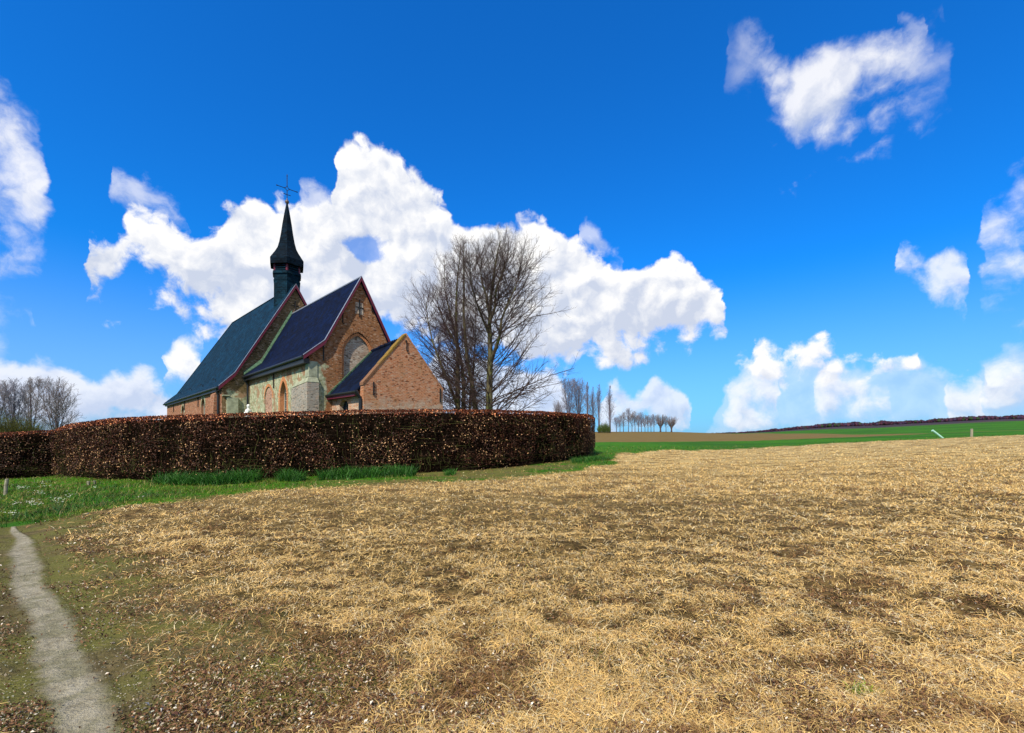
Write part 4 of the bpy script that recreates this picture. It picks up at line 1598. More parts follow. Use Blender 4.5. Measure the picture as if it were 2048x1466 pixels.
def make_tree(loc, stems, radii, lat_len, name, label, cat, mats, lat_per_m=5.5, rg=None, sub=9, twig=4, rt=.006, lat_ang=1.0, lat_up=.5,
              sides=(8, 5, 3), first=.12, group=None, sub_len=.33, dir_bias=None, twig_len=.4):
    rg = rg or rng
    root = empty(name, loc, label=label, cat=cat, group=group)
    Ps = np.stack([stem_path(s, 16) for s in stems])
    Rs = np.stack([np.linspace(1, .12, 16) ** 1.1 * r for r in radii])
    V_, Q_ = tubes(Ps, Rs, sides[0])
    link_mesh('trunk', np_mesh('trunk', V_, Q_, None, True), mats[0], root)
    # laterals stem by stem
    LP, LR, LL = [], [], []
    for P1, R1 in zip(Ps, Rs):
        Ln = np.linalg.norm(np.diff(P1, axis=0), axis=1).sum()
        k = max(4, int(Ln * lat_per_m))
        t_ = np.sort(rg.uniform(first, .99, k))
        p, T = interp_path(P1[None], t_[None])
        p, T = p[0], T[0]
        azm = np.arange(k) * 2.399 + rg.uniform(-.5, .5, k)
        if dir_bias is not None:
            azm = np.where(rg.uniform(size=k) < .35, dir_bias(p) + rg.normal(size=k) * .7, azm)
        w = np.stack([np.cos(azm), np.sin(azm), 0 * azm], -1)
        an = lat_ang * np.interp(t_, [0, .4, 1], [1.15, 1.0, .62]) * rg.uniform(.85, 1.15, k)
        D = unit(np.cos(an)[:, None] * np.array([0, 0, 1.0]) + np.sin(an)[:, None] * w)
        Lg = lat_len(p, w, t_) * rg.uniform(.8, 1.06, k)
        Lg = np.maximum(Lg, .25)
        up = np.interp(t_, [0, .25, .5, 1], [-.35, 0.0, lat_up * .6, lat_up])
        Pc = grow(p, D, Lg, 9, up, .10, rg)
        r0 = np.clip(.004 + .0068 * Lg, rt * 1.3, R1[0] * .55)
        LP.append(Pc)
        LR.append(np.maximum(r0[:, None] * np.linspace(1, .3, 9)[None], rt))
        LL.append(Lg)
    LP, LR, LL = np.concatenate(LP), np.concatenate(LR), np.concatenate(LL)
    parts = [tubes(LP, LR, sides[1])]
    P2, R2, L2 = children(LP, LR, sub, .26, .98, .75, lambda t_, p: LL[:, None] * sub_len * (.92 - t_ * .40) + .15, 5, .35, .12, rg, .6, rt * .9)
    parts.append(tubes(P2, R2, sides[2]))
    if twig:
        P3, R3, L3 = children(P2, R2, twig, .15, .97, .7, lambda t_, p: L2[:, None] * twig_len * (1.1 - t_ * .6) + .06, 3, .3, .12, rg, .7, rt * .75)
        parts.append(tubes(P3, R3, sides[2]))
    V_, Q_, _ = join(parts)
    link_mesh('crown', np_mesh('crown', V_, Q_, None, False), mats[1], root)
    return root


def bark(name, c0, c1, c2):
    m_, t, b = new_mat(name)
    oc = t.node('ShaderNodeTexCoord').outputs['Object']
    x, y, z = t.sep(oc)
    st_ = t.comb(x, y, t.m('MULTIPLY', z, .25))
    c = t.mix(t.step(t.noise(st_, 9, 5, .65), .35, .65), c0, c1)
    c = t.mix(t.m('MULTIPLY', t.step(t.noise(oc, 1.6, 4, .6), .45, .65), .8), c, c2)
    t.put(b.inputs['Base Color'], c)
    bump(t, b, t.noise(st_, 22, 4, .6), .6, .03)
    return m_


M_bark = bark('mossy_bark', (.05, .04, .022), (.12, .10, .055), (.11, .125, .03))
M_twig = simple('dark_twigs', (.060, .040, .034), .85, .4, 1.5, .15)
M_twig_red = simple('reddish_twigs', (.070, .042, .042), .85, .4, 1.5, .15)
M_far_bark = simple('far_bark', (.10, .075, .085), .9, .3, .6, .1)
M_far_twig = simple('far_twigs', (.20, .17, .17), .9, .3, .4, .1)  # lightened so that the tone carries distance haze
M_far_blue = simple('hazed_far_twigs', (.20, .19, .23), .9, .3, .4, .1)  # blue-grey tint puts the haze over distant trees into the twig colour
M_olive_twig = simple('olive_twigs', (.085, .085, .025), .9, .4, .8, .1)


def z3p(zx, zy, Y, dpt=0.0):
    """coordinates read off the enlarged crop of the two trees -> world at depth Y"""
    px, py = 780 + zx / 3.8575, 460 + zy / 3.8575
    return ((px - CX) / FPX * Y, Y + dpt, zz(py, Y))


def rel(pts, loc):
    return [(p[0] - loc[0], p[1] - loc[1], p[2] - loc[2]) for p in pts]


rgA, rgB = np.random.default_rng(11), np.random.default_rng(23)
YR = 31.0
locR = z3p(760, 1385, YR)
gzR = float(ground_z(np.array([locR[0]]), np.array([YR]))[0])
locR = (locR[0], YR, gzR)
stR = [
    [z3p(762, 1385, YR)[:2] + (gzR - .1,), z3p(768, 1150, YR), z3p(775, 950, YR, .1), z3p(765, 750, YR, .2), z3p(775, 550, YR, .1), z3p(800, 350, YR), z3p(830, 170, YR), z3p(852, 85, YR)],
    [z3p(768, 640, YR, .2), z3p(748, 560, YR, .5), z3p(738, 470, YR, .9), z3p(705, 380, YR, 1.1), z3p(690, 260, YR, 1.2), z3p(705, 140, YR, 1.2)],
    [z3p(775, 1010, YR), z3p(815, 930, YR, -.4), z3p(850, 840, YR, -.8), z3p(862, 720, YR, -1.0), z3p(905, 620, YR, -1.2), z3p(965, 500, YR, -1.4), z3p(1000, 380, YR, -1.4)],
    [z3p(770, 700, YR, .2), z3p(810, 600, YR, .0), z3p(820, 480, YR, -.5), z3p(870, 360, YR, -.7), z3p(905, 250, YR, -.8), z3p(915, 180, YR, -.8)],
    [z3p(765, 800, YR, .2), z3p(720, 700, YR, -.3), z3p(680, 600, YR, -.9), z3p(640, 480, YR, -1.2), z3p(630, 330, YR, -1.3)],
]


def lenR(p, w, t_):
    z = p[:, 2] + gzR
    out = np.interp(z, [1.5, 3, 5, 7, 9, 11, 13, 15], [5.2, 5.7, 5.6, 5.1, 4.4, 3.6, 2.5, 1.4])
    side = w[:, 0]
    out = out * np.interp(side, [-1, 0, 1], [.72, .85, 1.0])
    return out * np.clip(1.15 - t_ * .35, .5, 1.1)


make_tree(locR, [rel(s, locR) for s in stR], [.31, .12, .13, .11, .10], lenR, 'bare_tree',
          'tall bare tree with one straight mossy trunk and wide spreading limbs behind the hedge', 'tree', (M_bark, M_twig), 7.6, rgA, 15, 4, .0050, first=.10)
YL = 33.5
locL = z3p(545, 1385, YL)
gzL = float(ground_z(np.array([locL[0]]), np.array([YL]))[0])
locL = (locL[0], YL, gzL)
stL = [
    [z3p(528, 1385, YL)[:2] + (gzL - .1,), z3p(520, 1200, YL), z3p(525, 1000, YL), z3p(510, 750, YL), z3p(512, 500, YL), z3p(522, 350, YL), z3p(540, 200, YL), z3p(545, 130, YL)],
    [z3p(560, 1385, YL)[:2] + (gzL - .1,), z3p(565, 1200, YL, .4), z3p(545, 1000, YL, .6), z3p(500, 840, YL, .8), z3p(475, 700, YL, .9), z3p(430, 540, YL, 1), z3p(400, 380, YL, 1), z3p(405, 230, YL, 1)],
    [z3p(700, 1385, YL)[:2] + (gzL - .1,), z3p(640, 1200, YL, -.5), z3p(600, 1000, YL, -.6), z3p(590, 850, YL, -.7), z3p(575, 650, YL, -.8), z3p(582, 450, YL, -.8), z3p(575, 280, YL, -.8), z3p(575, 150, YL, -.8)],
    [z3p(510, 1330, YL), z3p(455, 1180, YL, -.3), z3p(400, 1040, YL, -.5), z3p(340, 880, YL, -.6), z3p(300, 700, YL, -.6), z3p(290, 560, YL, -.6)],
    [z3p(520, 900, YL), z3p(450, 780, YL, .8), z3p(380, 640, YL, 1.6), z3p(330, 500, YL, 2.0), z3p(330, 400, YL, 2.0)],
    [z3p(590, 1370, YL)[:2] + (gzL - .1,), z3p(620, 1180, YL, .9), z3p(640, 950, YL, 1.3), z3p(650, 700, YL, 1.5), z3p(645, 480, YL, 1.5)],
]


def lenL(p, w, t_):
    z = p[:, 2] + gzL
    out = np.interp(z, [1.5, 3, 5, 7, 9, 11, 13, 15], [3.6, 4.2, 4.2, 3.6, 2.8, 2.3, 1.7, 1.0])
    return out * np.interp(w[:, 0], [-1, 0, 1], [1.05, .9, .7])


make_tree(locL, [rel(s, locL) for s in stL], [.24, .2, .22, .13, .10, .14], lenL, 'bare_tree',
          'bare many-stemmed tree with reddish twigs standing right behind the low brick gable', 'tree', (M_bark, M_twig_red), 6.2, rgB, 14, 4, .0050, first=.10)


def gz1(x, y):
    return float(ground_z(np.array([x]), np.array([y]))[0])


def far_tree(px, Y, top, label, mats, spread, nst=3, seed=0, name='bare_tree', r=.2, tilt=.25, group=None, lpm=2.2, sub=7, twig=3, rt=.02, lang=.7, first=.2, cat='tree', fork=.25, lens=None):
    rg = np.random.default_rng(seed)
    x = (px - CX) / FPX * Y
    g = gz1(x, Y)
    H = zz(top, Y) - g
    stems = []
    for k in range(nst):
        a = 2 * math.pi * k / nst + rg.uniform(-.5, .5)
        sp = spread * rg.uniform(.25, .6) * (0 if (k == 0) else 1)
        hh = H * rg.uniform(.82, 1.0) if k else H * .97
        f0 = fork * H if k else 0
        stems.append([(0, 0, f0 - .2 * (k == 0)), (math.cos(a) * sp * .35, math.sin(a) * sp * .35, f0 + (hh - f0) * .35), (math.cos(a) * sp * .8, math.sin(a) * sp * .8, f0 + (hh - f0) * .7), (math.cos(a) * sp, math.sin(a) * sp, hh)])
    lf = lens or (lambda p, w, t_: spread * np.interp(p[:, 2] / H, [0, .25, .55, .85, 1], [.5, .95, 1.0, .75, .35]))
    return make_tree((x, Y, g), stems, [r] + [r * .55] * (nst - 1), lf, name, label, cat, mats, lpm, rg, sub, twig, rt, lang, .8, (6, 4, 3), first, group)


# trees at the far left
far_tree(112, 62, 772, 'rounded bare tree with open purple-grey twigs, standing alone over the low hedge at left', (M_far_bark, M_far_twig), 3.3, 6, 5, fork=.12, r=.17, rt=.013, lpm=3.2, sub=8, twig=4)
far_tree(62, 70, 765, 'bare tree between the alone-standing one and the dense olive thicket at left', (M_far_bark, M_far_twig), 2.5, 5, 6, fork=.1, r=.2, rt=.014, lpm=3, sub=8, twig=4, group=None)
far_tree(28, 64, 768, 'dense bare tree over the olive thicket at the far left', (M_far_bark, M_far_blue), 2.6, 5, 7, fork=.1, r=.2, rt=.014, lpm=3.4, sub=8, twig=4)
far_tree(-18, 60, 772, 'bare tree cut by the left edge of the picture', (M_far_bark, M_far_twig), 2.6, 5, 8, fork=.1, r=.2, rt=.014, lpm=3, sub=8, twig=4)


def thicket(px, Y, top, rad, label, mat, seed, n=2600, lat=None, name='shrub'):
    rg = np.random.default_rng(seed)
    x = (px - CX) / FPX * Y
    g = gz1(x, Y)
    H = zz(top, Y) - g
    root = empty(name, (x, Y, g), label=label, cat='shrub')
    a = rg.uniform(0, 2 * np.pi, n)
    r0 = rad * .6 * np.sqrt(rg.uniform(size=n))
    edge_ = 1 - .75 * (r0 / (rad * .6)) ** 2
    P0 = np.stack([np.cos(a) * r0, np.sin(a) * r0, rg.uniform(0, .5, n) * H * edge_], -1)
    D = unit(np.stack([np.cos(a) * .35, np.sin(a) * .35, np.ones(n)], -1) + rg.normal(size=(n, 3)) * .25)
    Lg = H * rg.uniform(.2, .6, n) * (.35 + .65 * edge_)
    P_ = grow(P0, D, Lg, 5, np.full(n, .2), .12, rg)
    R_ = np.linspace(1, .35, 5)[None] * rg.uniform(.012, .022, n)[:, None]
    P2, R2, _ = children(P_, R_, 6, .2, .97, .5, lambda t_, p: Lg[:, None] * .3 * (1.1 - t_ * .6), 3, .3, .1, rg, .7, .008)
    V_, Q_, _ = join([tubes(P_, R_, 3), tubes(P2, R2, 3)])
    link_mesh('branches', np_mesh('shrub_branches', V_, Q_), mat, root)
    if lat is not None:
        m_ = lat[0]
        b0 = P2[rg.integers(0, len(P2), m_), rg.integers(0, 3, m_)] + rg.normal(size=(m_, 3)) * .05
        col = np.array(lat[1]) * rg.uniform(.5, 1.5, (m_, 1))
        V_, Q_, C_ = leaf_quads(b0, unit(rg.normal(size=(m_, 3))), rg.uniform(.06, .14, m_) * lat[2], col)
        link_mesh('leaves', np_mesh('shrub_leaves', V_, Q_, C_), M_leafgen, root)
    return root


M_leafgen = col_mat('young_leaves', .7, .2, .25)
thicket(8, 50, 812, 3.2, 'olive green thicket of shoots at the left edge above the low hedge', M_olive_twig, 31, 1800, (5000, (.10, .12, .02), 1.1))
thicket(55, 52, 825, 2.3, 'olive green thicket just left of the alone-standing bare tree', M_olive_twig, 32, 1500, (5000, (.07, .12, .015), 1.1))
thicket(92, 48, 846, 1.6, 'low grey-green bush peeping over the joint of the two hedges', M_olive_twig, 33, 900, (3000, (.10, .13, .05), 1.0))

# trees on the rise at right
seq = [(1118, 210, 804, 4.0, 5, 'low bare tree overlapped by the drooping branches of the big tree'),
       (1138, 200, 762, 5.2, 5, 'widest bare tree directly above the right end of the hedge, left of the poplars'),
       (1158, 205, 758, 4.6, 5, 'bare spreading tree between the widest one and the first poplar')]
for i, (px, Y, tp, spd, ns_, lb) in enumerate(seq):
    far_tree(px, Y, tp, lb, (M_far_bark, M_far_blue if i else M_far_twig), spd, ns_, 40 + i, r=.4, rt=.022, lpm=2.2, sub=9, twig=4, fork=.15, lang=.75)


def poplar(px, Y, top, label, seed, wid):
    def lf(p, w, t_):
        return wid * np.interp(t_, [0, .3, .6, 1], [2.2, 4.4, 3.6, .9])
    return far_tree(px, Y, top, label, (M_far_bark, M_far_blue), 1.2, 2, seed, 'poplar_tree', r=.4, lpm=2.6, sub=8, twig=3, rt=.022, lang=.38, first=.16, group='slim poplars on the rise', fork=.2, lens=lf)


poplar(1175, 200, 764, 'first slim poplar, half merged with the spreading trees right above the hedge end', 51, 1.1)
poplar(1186, 205, 774, 'second and shortest of the slim poplars', 52, 1.1)
poplar(1198, 200, 770, 'third slim poplar, with the green bush at its foot', 53, 1.2)
poplar(1220, 200, 772, 'separate slim poplar, rightmost of its group', 54, 1.25)
thicket(1208, 196, 840, 4.0, 'green bush at the foot of the poplars', M_olive_twig, 55, 900, (6000, (.10, .20, .04), 1.8))

small = [(1233, 840, 3.2, 'lowest reddish bare tree right of the separate poplar'), (1247, 828, 3.0, 'thin bare tree second in the row after the separate poplar'),
         (1257, 818, 2.6, 'tallest thin bare tree of the row on the crest'), (1270, 826, 3.4, 'bare tree fourth in the row on the crest'),
         (1283, 829, 3.4, 'bare tree in the middle of the row, pale trunk'), (1296, 834, 3.2, 'bare tree sixth in the row with a narrow purple crown'),
         (1308, 833, 3.2, 'bare tree next left of the pollard with a thick head'), (1332, 836, 2.6, 'thin tree between the two pollards'),
         (1240, 836, 3.0, 'bushy bare tree between the lowest and the second of the row'), (1264, 830, 3.0, 'greyish bare tree just right of the tallest thin one'),
         (1277, 832, 3.0, 'bare tree just left of the middle one in the row'), (1290, 838, 3.4, 'short bare tree right of the middle one in the row'), (1302, 838, 3.0, 'short bare tree left of the thick-headed pollard group')]
for i, (px, tp, spd, lb) in enumerate(small):
    far_tree(px, 232 + (i % 3) * 4 + (6 if i > 7 else 0), tp, lb, (M_far_bark, M_far_twig if i % 2 else M_far_blue), spd, 3, 60 + i, r=.2, rt=.022, lpm=2.8, sub=8, twig=3, fork=.3, lang=.85, first=.28, group='row of small trees on the crest')


def pollard(px, Y, top, label, seed):
    rg = np.random.default_rng(seed)
    x = (px - CX) / FPX * Y
    g = gz1(x, Y)
    H = zz(top, Y) - g
    root = empty('pollard_willow', (x, Y, g), label=label, cat='tree', group='pollard willows')
    mb = MB()
    mb.tube([(0, 0, -.2), (.02, 0, H * .1), (0, .05, H * .22), (0, 0, H * .29), (0, 0, H * .33)], [.5, .38, .36, .62, .40], 10)
    mb.build('trunk', M_far_bark, root, smooth=True)
    n = 90
    a = rg.uniform(0, 2 * np.pi, n)
    P0 = np.stack([np.cos(a) * .35, np.sin(a) * .35, np.full(n, H * .3)], -1)
    D = unit(np.stack([np.cos(a), np.sin(a), rg.uniform(.6, 3, n)], -1))
    Lg = H * rg.uniform(.5, .78, n)
    P_ = grow(P0, D, Lg, 6, np.full(n, 1.3), .06, rg)
    R_ = np.linspace(1, .3, 6)[None] * np.full(n, .07)[:, None]
    P2, R2, _ = children(P_, R_, 8, .3, .97, .4, lambda t_, p: Lg[:, None] * .25 * (1.2 - t_ * .7), 3, .4, .08, rg, .6, .035)
    V_, Q_, _ = join([tubes(P_, R_, 3), tubes(P2, R2, 3)])
    link_mesh('crown', np_mesh('crown', V_, Q_), M_far_twig, root)


pollard(1321, 235, 830, 'pollard willow with a thick knotted head on the crest', 71)
pollard(1343, 238, 834, 'last pollard willow at the right end of the row on the crest', 72)


# distant bare woodland lining the top of the hill
def treeline():
    n = 5200
    px = rng.uniform(1380, 2500, n)
    Yd = np.interp(px, [1380, 1480, 1700, 2048, 2500], [400, 400, 395, 410, 420]) + rng.uniform(-25, 30, n)
    x = (px - CX) / FPX * Yd
    g = ground_z(x, Yd)
    hh = np.interp(px, [1380, 1480, 1620, 2048, 2500], [.5, .9, 2.4, 2.6, 3]) * rng.uniform(.5, 1.15, n) * (.6 + .8 * fbm(px / 18, px * 0, 91, 3))
    P_ = np.zeros((n, 4, 3))
    for k in range(4):
        P_[:, k] = np.stack([x + rng.normal(size=n) * .5 * k / 3, Yd, g + hh * k / 3 - .2], -1)
    R_ = np.array([.25, 1.1, 1.0, .25])[None] * rng.uniform(.5, 1.3, n)[:, None] * np.clip(hh / 2.5, .3, 1.2)[:, None]
    V_, Q_ = tubes(P_, R_, 5)
    V_ += rng.normal(size=V_.shape) * .12
    c = np.where(rng.uniform(size=(n, 1)) < .5, np.array([[.035, .022, .045]]), np.array([[.060, .024, .038]])) * rng.uniform(.6, 1.4, (n, 1))
    c[(rng.uniform(size=n) < .12)] = (.03, .05, .02)
    return np_mesh('treeline', V_, Q_, np.repeat(c, 20, 0))


link_mesh('treeline', treeline(), col_mat('distant_woodland', .95, .05), kind='stuff', label='dark purple band of far bare woodland along the hilltop at right', cat='woodland')


# ------------------------------------------------------------------ grass, straw and litter
def blades(X, Y, length, width, el0, bend, col, segs=3, azm=None, curl=0.0, lift=0.0, tipcol=1.0):
    """curved ribbon blades rooted on the ground"""
    n = len(X)
    az_ = rng.uniform(0, 2 * np.pi, n) if azm is None else azm
    P_ = np.zeros((n, segs + 1, 3))
    P_[:, 0] = np.stack([X, Y, ground_z(X, Y) + lift - .004], -1)
    el = el0.copy()
    g0 = P_[:, 0, 2].copy()
    for k in range(segs):
        st_ = (length / segs)
        h = np.stack([np.cos(az_) * np.cos(el), np.sin(az_) * np.cos(el), np.sin(el)], -1)
        P_[:, k + 1] = P_[:, k] + h * st_[:, None]
        P_[:, k + 1, 2] = np.maximum(P_[:, k + 1, 2], g0 + .004)
        el = el - bend / segs
        az_ = az_ + curl * rng.normal(size=n)
    T = unit(np.gradient(P_, axis=1))
    side = unit(np.cross(T, np.array([0, 0, 1.0]) + rng.normal(size=(n, 1, 3)) * .35))
    wv = np.linspace(1, .25, segs + 1)[None, :, None] * width[:, None, None] * .5
    A_ = P_ - side * wv
    B_ = P_ + side * wv
    V_ = np.stack([A_, B_], 2).reshape(-1, 3)
    m_ = (segs + 1) * 2
    base = np.arange(n)[:, None] * m_
    q = []
    for k in range(segs):
        q.append(np.stack([base[:, 0] + 2 * k, base[:, 0] + 2 * k + 1, base[:, 0] + 2 * k + 3, base[:, 0] + 2 * k + 2], -1))
    Q_ = np.stack(q, 1).reshape(-1, 4)
    C_ = np.repeat(col, m_, 0)
    return V_, Q_, C_


def screen_sample(n, y0, y1, x0=-160, x1=2200, power=1.0):
    """random ground points, denser near the viewer, as a walker would see an even cover"""
    py = HOR + (y1 - HOR) * np.power(rng.uniform(((y0 - HOR) / (y1 - HOR)) ** power, 1, n), 1 / power)
    Yd = 1.5 * FPX / (py - HOR)
    px = rng.uniform(x0, x1, n)
    for _ in range(4):
        X = (px - CX) / FPX * Yd
        z = ground_base(X, Yd)
        Yd = np.clip((EYE - z) * FPX / (py - HOR), 1.4, 75)
    return (px - CX) / FPX * Yd, Yd


M_straw = col_mat('dead_straw', .6, .25, .18)
M_lit = col_mat('leaf_litter', .85, .15)
M_grass = col_mat('green_grass', .55, .3, .22)


def patch_mask(X, Y):
    return .20 * fbm(X * .45, Y * .45, 101, 3) + .80 * fbm(X * 3.2, Y * 4.2, 102, 3)


# straw
parts = []
for (n, y0, y1, seglen, lmin, lmax) in ((720000, 985, 1530, 3, .05, .155), (380000, 884, 990, 2, .07, .15), (150000, 1530, 2300, 3, .05, .155)):
    per = 22
    nt_ = n // per
    tX, tY = screen_sample(nt_, y0, y1, -520, 2760)
    X, Y = np.repeat(tX, per), np.repeat(tY, per)
    n = nt_ * per
    azm = rng.uniform(0, 2 * np.pi, n)
    spread = np.clip(Y * .035, .05, .35) * np.repeat(rng.uniform(.5, 1.6, nt_), per)
    rr_ = np.abs(rng.normal(size=n)) * spread
    loose = rng.uniform(size=n) < .35
    rr_ = np.where(loose, rr_ * 3.2, rr_)
    X, Y = X + np.cos(azm) * rr_, Y + np.sin(azm) * rr_
    azm = azm + rng.normal(size=n) * np.where(loose, 3.0, 1.1)
    tone = np.repeat(rng.normal(size=nt_), per)
    s_w, g_w, p_w, d_w = zones(X, Y)
    pm = patch_mask(X, Y)
    s_, al_ = path_s(X, Y)
    fine = fbm(X * 6.5, Y * 7.5, 107, 2)
    dens = s_w * np.clip((pm - .35) * 6.5, .46, 1) * np.clip((fine - .22) * 3.6, .25, 1) + .13 * (1 - s_w) * (1 - g_w) * (np.abs(s_) > .35)
    keep = rng.uniform(size=n) < dens
    X, Y, pm, azm, tone = X[keep], Y[keep], pm[keep], azm[keep], tone[keep]
    s_w = s_w[keep]
    n = len(X)
    D = np.hypot(X, Y)
    wdt = rng.uniform(.0020, .0044, n) * np.maximum(1, D / 3.2) ** .85
    ln = rng.uniform(lmin, lmax, n) * np.clip(D / 7, .85, 1.15)
    el = rng.uniform(.0, .95, n)
    hue = rng.uniform(size=(n, 1))
    patchc = (.35 * fbm(X * .6, Y * .6, 120, 3) + .65 * fbm(X * 2.2, Y * 2.6, 121, 3))[:, None]
    c = np.array([.86, .62, .245]) * (1 - hue) + np.array([.68, .43, .14]) * hue
    c = c * rng.uniform(.6, 1.2, (n, 1)) * (1 + .14 * np.clip(tone, -2, 2))[:, None]
    pale = rng.uniform(size=n) < .18
    c[pale] = np.array([.78, .66, .40]) * rng.uniform(.7, 1.1, (pale.sum(), 1))
    brown = rng.uniform(size=n) < np.maximum(np.clip(.10 + (.47 - patchc[:, 0]) * 2.0 + (.45 - pm) * 5.0, .05, .8), (s_w < .5) * .6)
    c[brown] = np.array([.25, .135, .050]) * rng.uniform(.5, 1.5, (brown.sum(), 1))
    parts.append(blades(X, Y, ln, wdt, el, rng.uniform(.8, 3.2, n), c, seglen, azm=azm, curl=.35, lift=.0))
V_, Q_, C_ = join(parts)
link_mesh('dead_grass', np_mesh('dead_grass', V_, Q_, C_), M_straw, kind='stuff', label='curled yellow straw of the sprayed-off field', cat='dead grass')

# leaf litter and crumbs
n = 300000
X, Y = screen_sample(n, 960, 1700, -500, 2700)
s_w, g_w, _, _ = zones(X, Y)
s_, al_ = path_s(X, Y)
pm = patch_mask(X, Y)
lit = fbm(X * 1.7, Y * 1.7, 131, 3)
onpath = np.exp(-(s_ / .12) ** 4)
dens = (1 - g_w) * (1 - .96 * onpath) * np.clip((lit - .36) * 4.2, .06, 1) * np.where(s_w > .5, .42 * np.clip(1.35 - (pm - .36) * 3.5, .35, 1), .9)
dens *= np.clip(np.abs(s_) / .30, .12, 1)
keep = rng.uniform(size=n) < dens
X, Y = X[keep], Y[keep]
n = len(X)
D = np.hypot(X, Y)
c = np.array([.10, .048, .024]) + rng.uniform(size=(n, 1)) * np.array([.15, .092, .052])
kind = rng.uniform(size=n)
c[kind < .16] = np.array([.40, .33, .23]) * rng.uniform(.7, 1.2, ((kind < .16).sum(), 1))
c[kind < .04] = np.array([.66, .60, .50]) * rng.uniform(.8, 1.1, ((kind < .04).sum(), 1))
c[kind > .80] = np.array([.06, .028, .020]) * rng.uniform(.7, 1.5, ((kind > .80).sum(), 1))
Nn = unit(np.array([[0, 0, 1.0]]) + rng.normal(size=(n, 3)) * .75)
P_ = np.stack([X, Y, ground_z(X, Y) + rng.uniform(.004, .03, n)], -1)
sz = rng.uniform(.007, .026, n) * (1 + .6 * (rng.uniform(size=n) < .05)) * np.maximum(1, D / 5.5)
V_, Q_, C_ = leaf_quads(P_, Nn, sz, c, .5, .22)
link_mesh('leaf_litter', np_mesh('leaf_litter', V_, Q_, C_), M_lit, kind='stuff', label='small dead brown and bleached leaf fragments lying beside the footpath', cat='leaf litter')

# stones and dry clods by the path
n = 16000
X, Y = screen_sample(n, 1040, 1530, -100, 1500)
s_, al_ = path_s(X, Y)
dens = np.exp(-np.abs(s_) / .9) * (1 - .5 * np.exp(-(s_ / .1) ** 2))
keep = rng.uniform(size=n) < dens
X, Y = X[keep], Y[keep]
n = len(X)
octv = np.array([(1, 0, 0), (0, 1, 0), (-1, 0, 0), (0, -1, 0), (0, 0, 1), (0, 0, -1)], float)
octf = np.array([(0, 1, 4, 4), (1, 2, 4, 4), (2, 3, 4, 4), (3, 0, 4, 4)])[:, :3]
sz = rng.uniform(.002, .006, n) * np.where(rng.uniform(size=n) < .02, 2.2, 1)
Vs = octv[None] * rng.uniform(.6, 1.3, (n, 6, 3)) * sz[:, None, None] * np.array([1, 1, .6])
Vs += np.stack([X, Y, ground_z(X, Y) + sz * .2 + .006], -1)[:, None]
Qs = (octf[None] + np.arange(n)[:, None, None] * 6).reshape(-1, 3)
c = np.array([.24, .23, .17]) * rng.uniform(.5, 1.7, (n, 1)) * (1 + rng.normal(size=(n, 3)) * .06)
link_mesh('pebbles', np_mesh('pebbles', Vs.reshape(-1, 3), Qs, np.repeat(c, 6, 0)), M_lit, kind='stuff', label='grey crumbs and pebbles along the footpath', cat='pebbles')

# green grass: verge before the hedge, the left meadow, the crop beyond
parts = []
n = 210000
X, Y = screen_sample(n, 893, 1110, -600, 2400)
_, g_w, p_w, _ = zones(X, Y)
hf_x = np.array([p[0] for p in [fpt(106, 21.2, 0), fpt(200, 17.8, 0), fpt(400, 16.1, 0), fpt(600, 16.4, 0), fpt(850, 17.2, 0), fpt(1000, 18.4, 0), fpt(1150, 22.8, 0), (4.8, 27, 0)]])
hf_y = np.array([21.2, 17.8, 16.1, 16.4, 17.2, 18.4, 22.8, 27])
bare = fbm(X * .5, Y * 1.2, 141, 3)
px_ = X / Y * FPX + CX
barez = sstep(px_, 560, 800) * (1 - sstep(px_, 1120, 1180)) * (Y < 26)
s_, al_ = path_s(X, Y)
keep = (rng.uniform(size=n) < g_w * (1 - barez * np.clip((bare - .42) * 7, 0, .93)) * (1 - np.exp(-(s_ / .2) ** 2) * (Y < 9))) & ~((X < 4.8) & (X > -20) & (Y > np.interp(X, hf_x, hf_y) + .6)) & (Y < 60)
X, Y = X[keep], Y[keep]
n = len(X)
D = np.hypot(X, Y)
gm = (.5 * fbm(X * .8, Y * .8, 151, 3) + .5 * fbm(X * 2.6, Y * 2.6, 152, 2))[:, None]
gm = np.clip((gm - .5) * 2.4 + .5, 0, 1)
c = np.array([.15, .17, .012]) * (1 - gm) * 1.5 + np.array([.012, .085, .008]) * gm
c = c * rng.uniform(.35, 1.35, (n, 1))
dry = rng.uniform(size=n) < .16
c[dry] = np.array([.30, .24, .08]) * rng.uniform(.6, 1.2, (dry.sum(), 1))
ln = rng.uniform(.03, .12, n) * (.6 + 1.3 * gm[:, 0])
parts.append(blades(X, Y, ln, rng.uniform(.004, .008, n) * np.maximum(1, D / 7), rng.uniform(.6, 1.5, n), rng.uniform(.2, 1.6, n), c, 2))
# sparse green shoots in the field
n = 9000
X, Y = screen_sample(n, 950, 1530)
sh = fbm(X * 1.1, Y * 1.1, 161, 3)
keep = (sh > .60) & (np.abs(path_s(X, Y)[0]) > .3) & (rng.uniform(size=n) < .8)
X, Y = X[keep], Y[keep]
n = len(X)
parts.append(blades(X, Y, rng.uniform(.02, .06, n), rng.uniform(.003, .006, n) * np.maximum(1, Y / 4), rng.uniform(.3, 1.4, n), rng.uniform(.2, 1.2, n),
                    np.array([.12, .17, .015]) * rng.uniform(.5, 1.3, (n, 1)), 2))
V_, Q_, C_ = join(parts)
link_mesh('grass', np_mesh('grass', V_, Q_, C_), M_grass, kind='stuff', label='short green grass of the verge and the meadow at left', cat='grass')

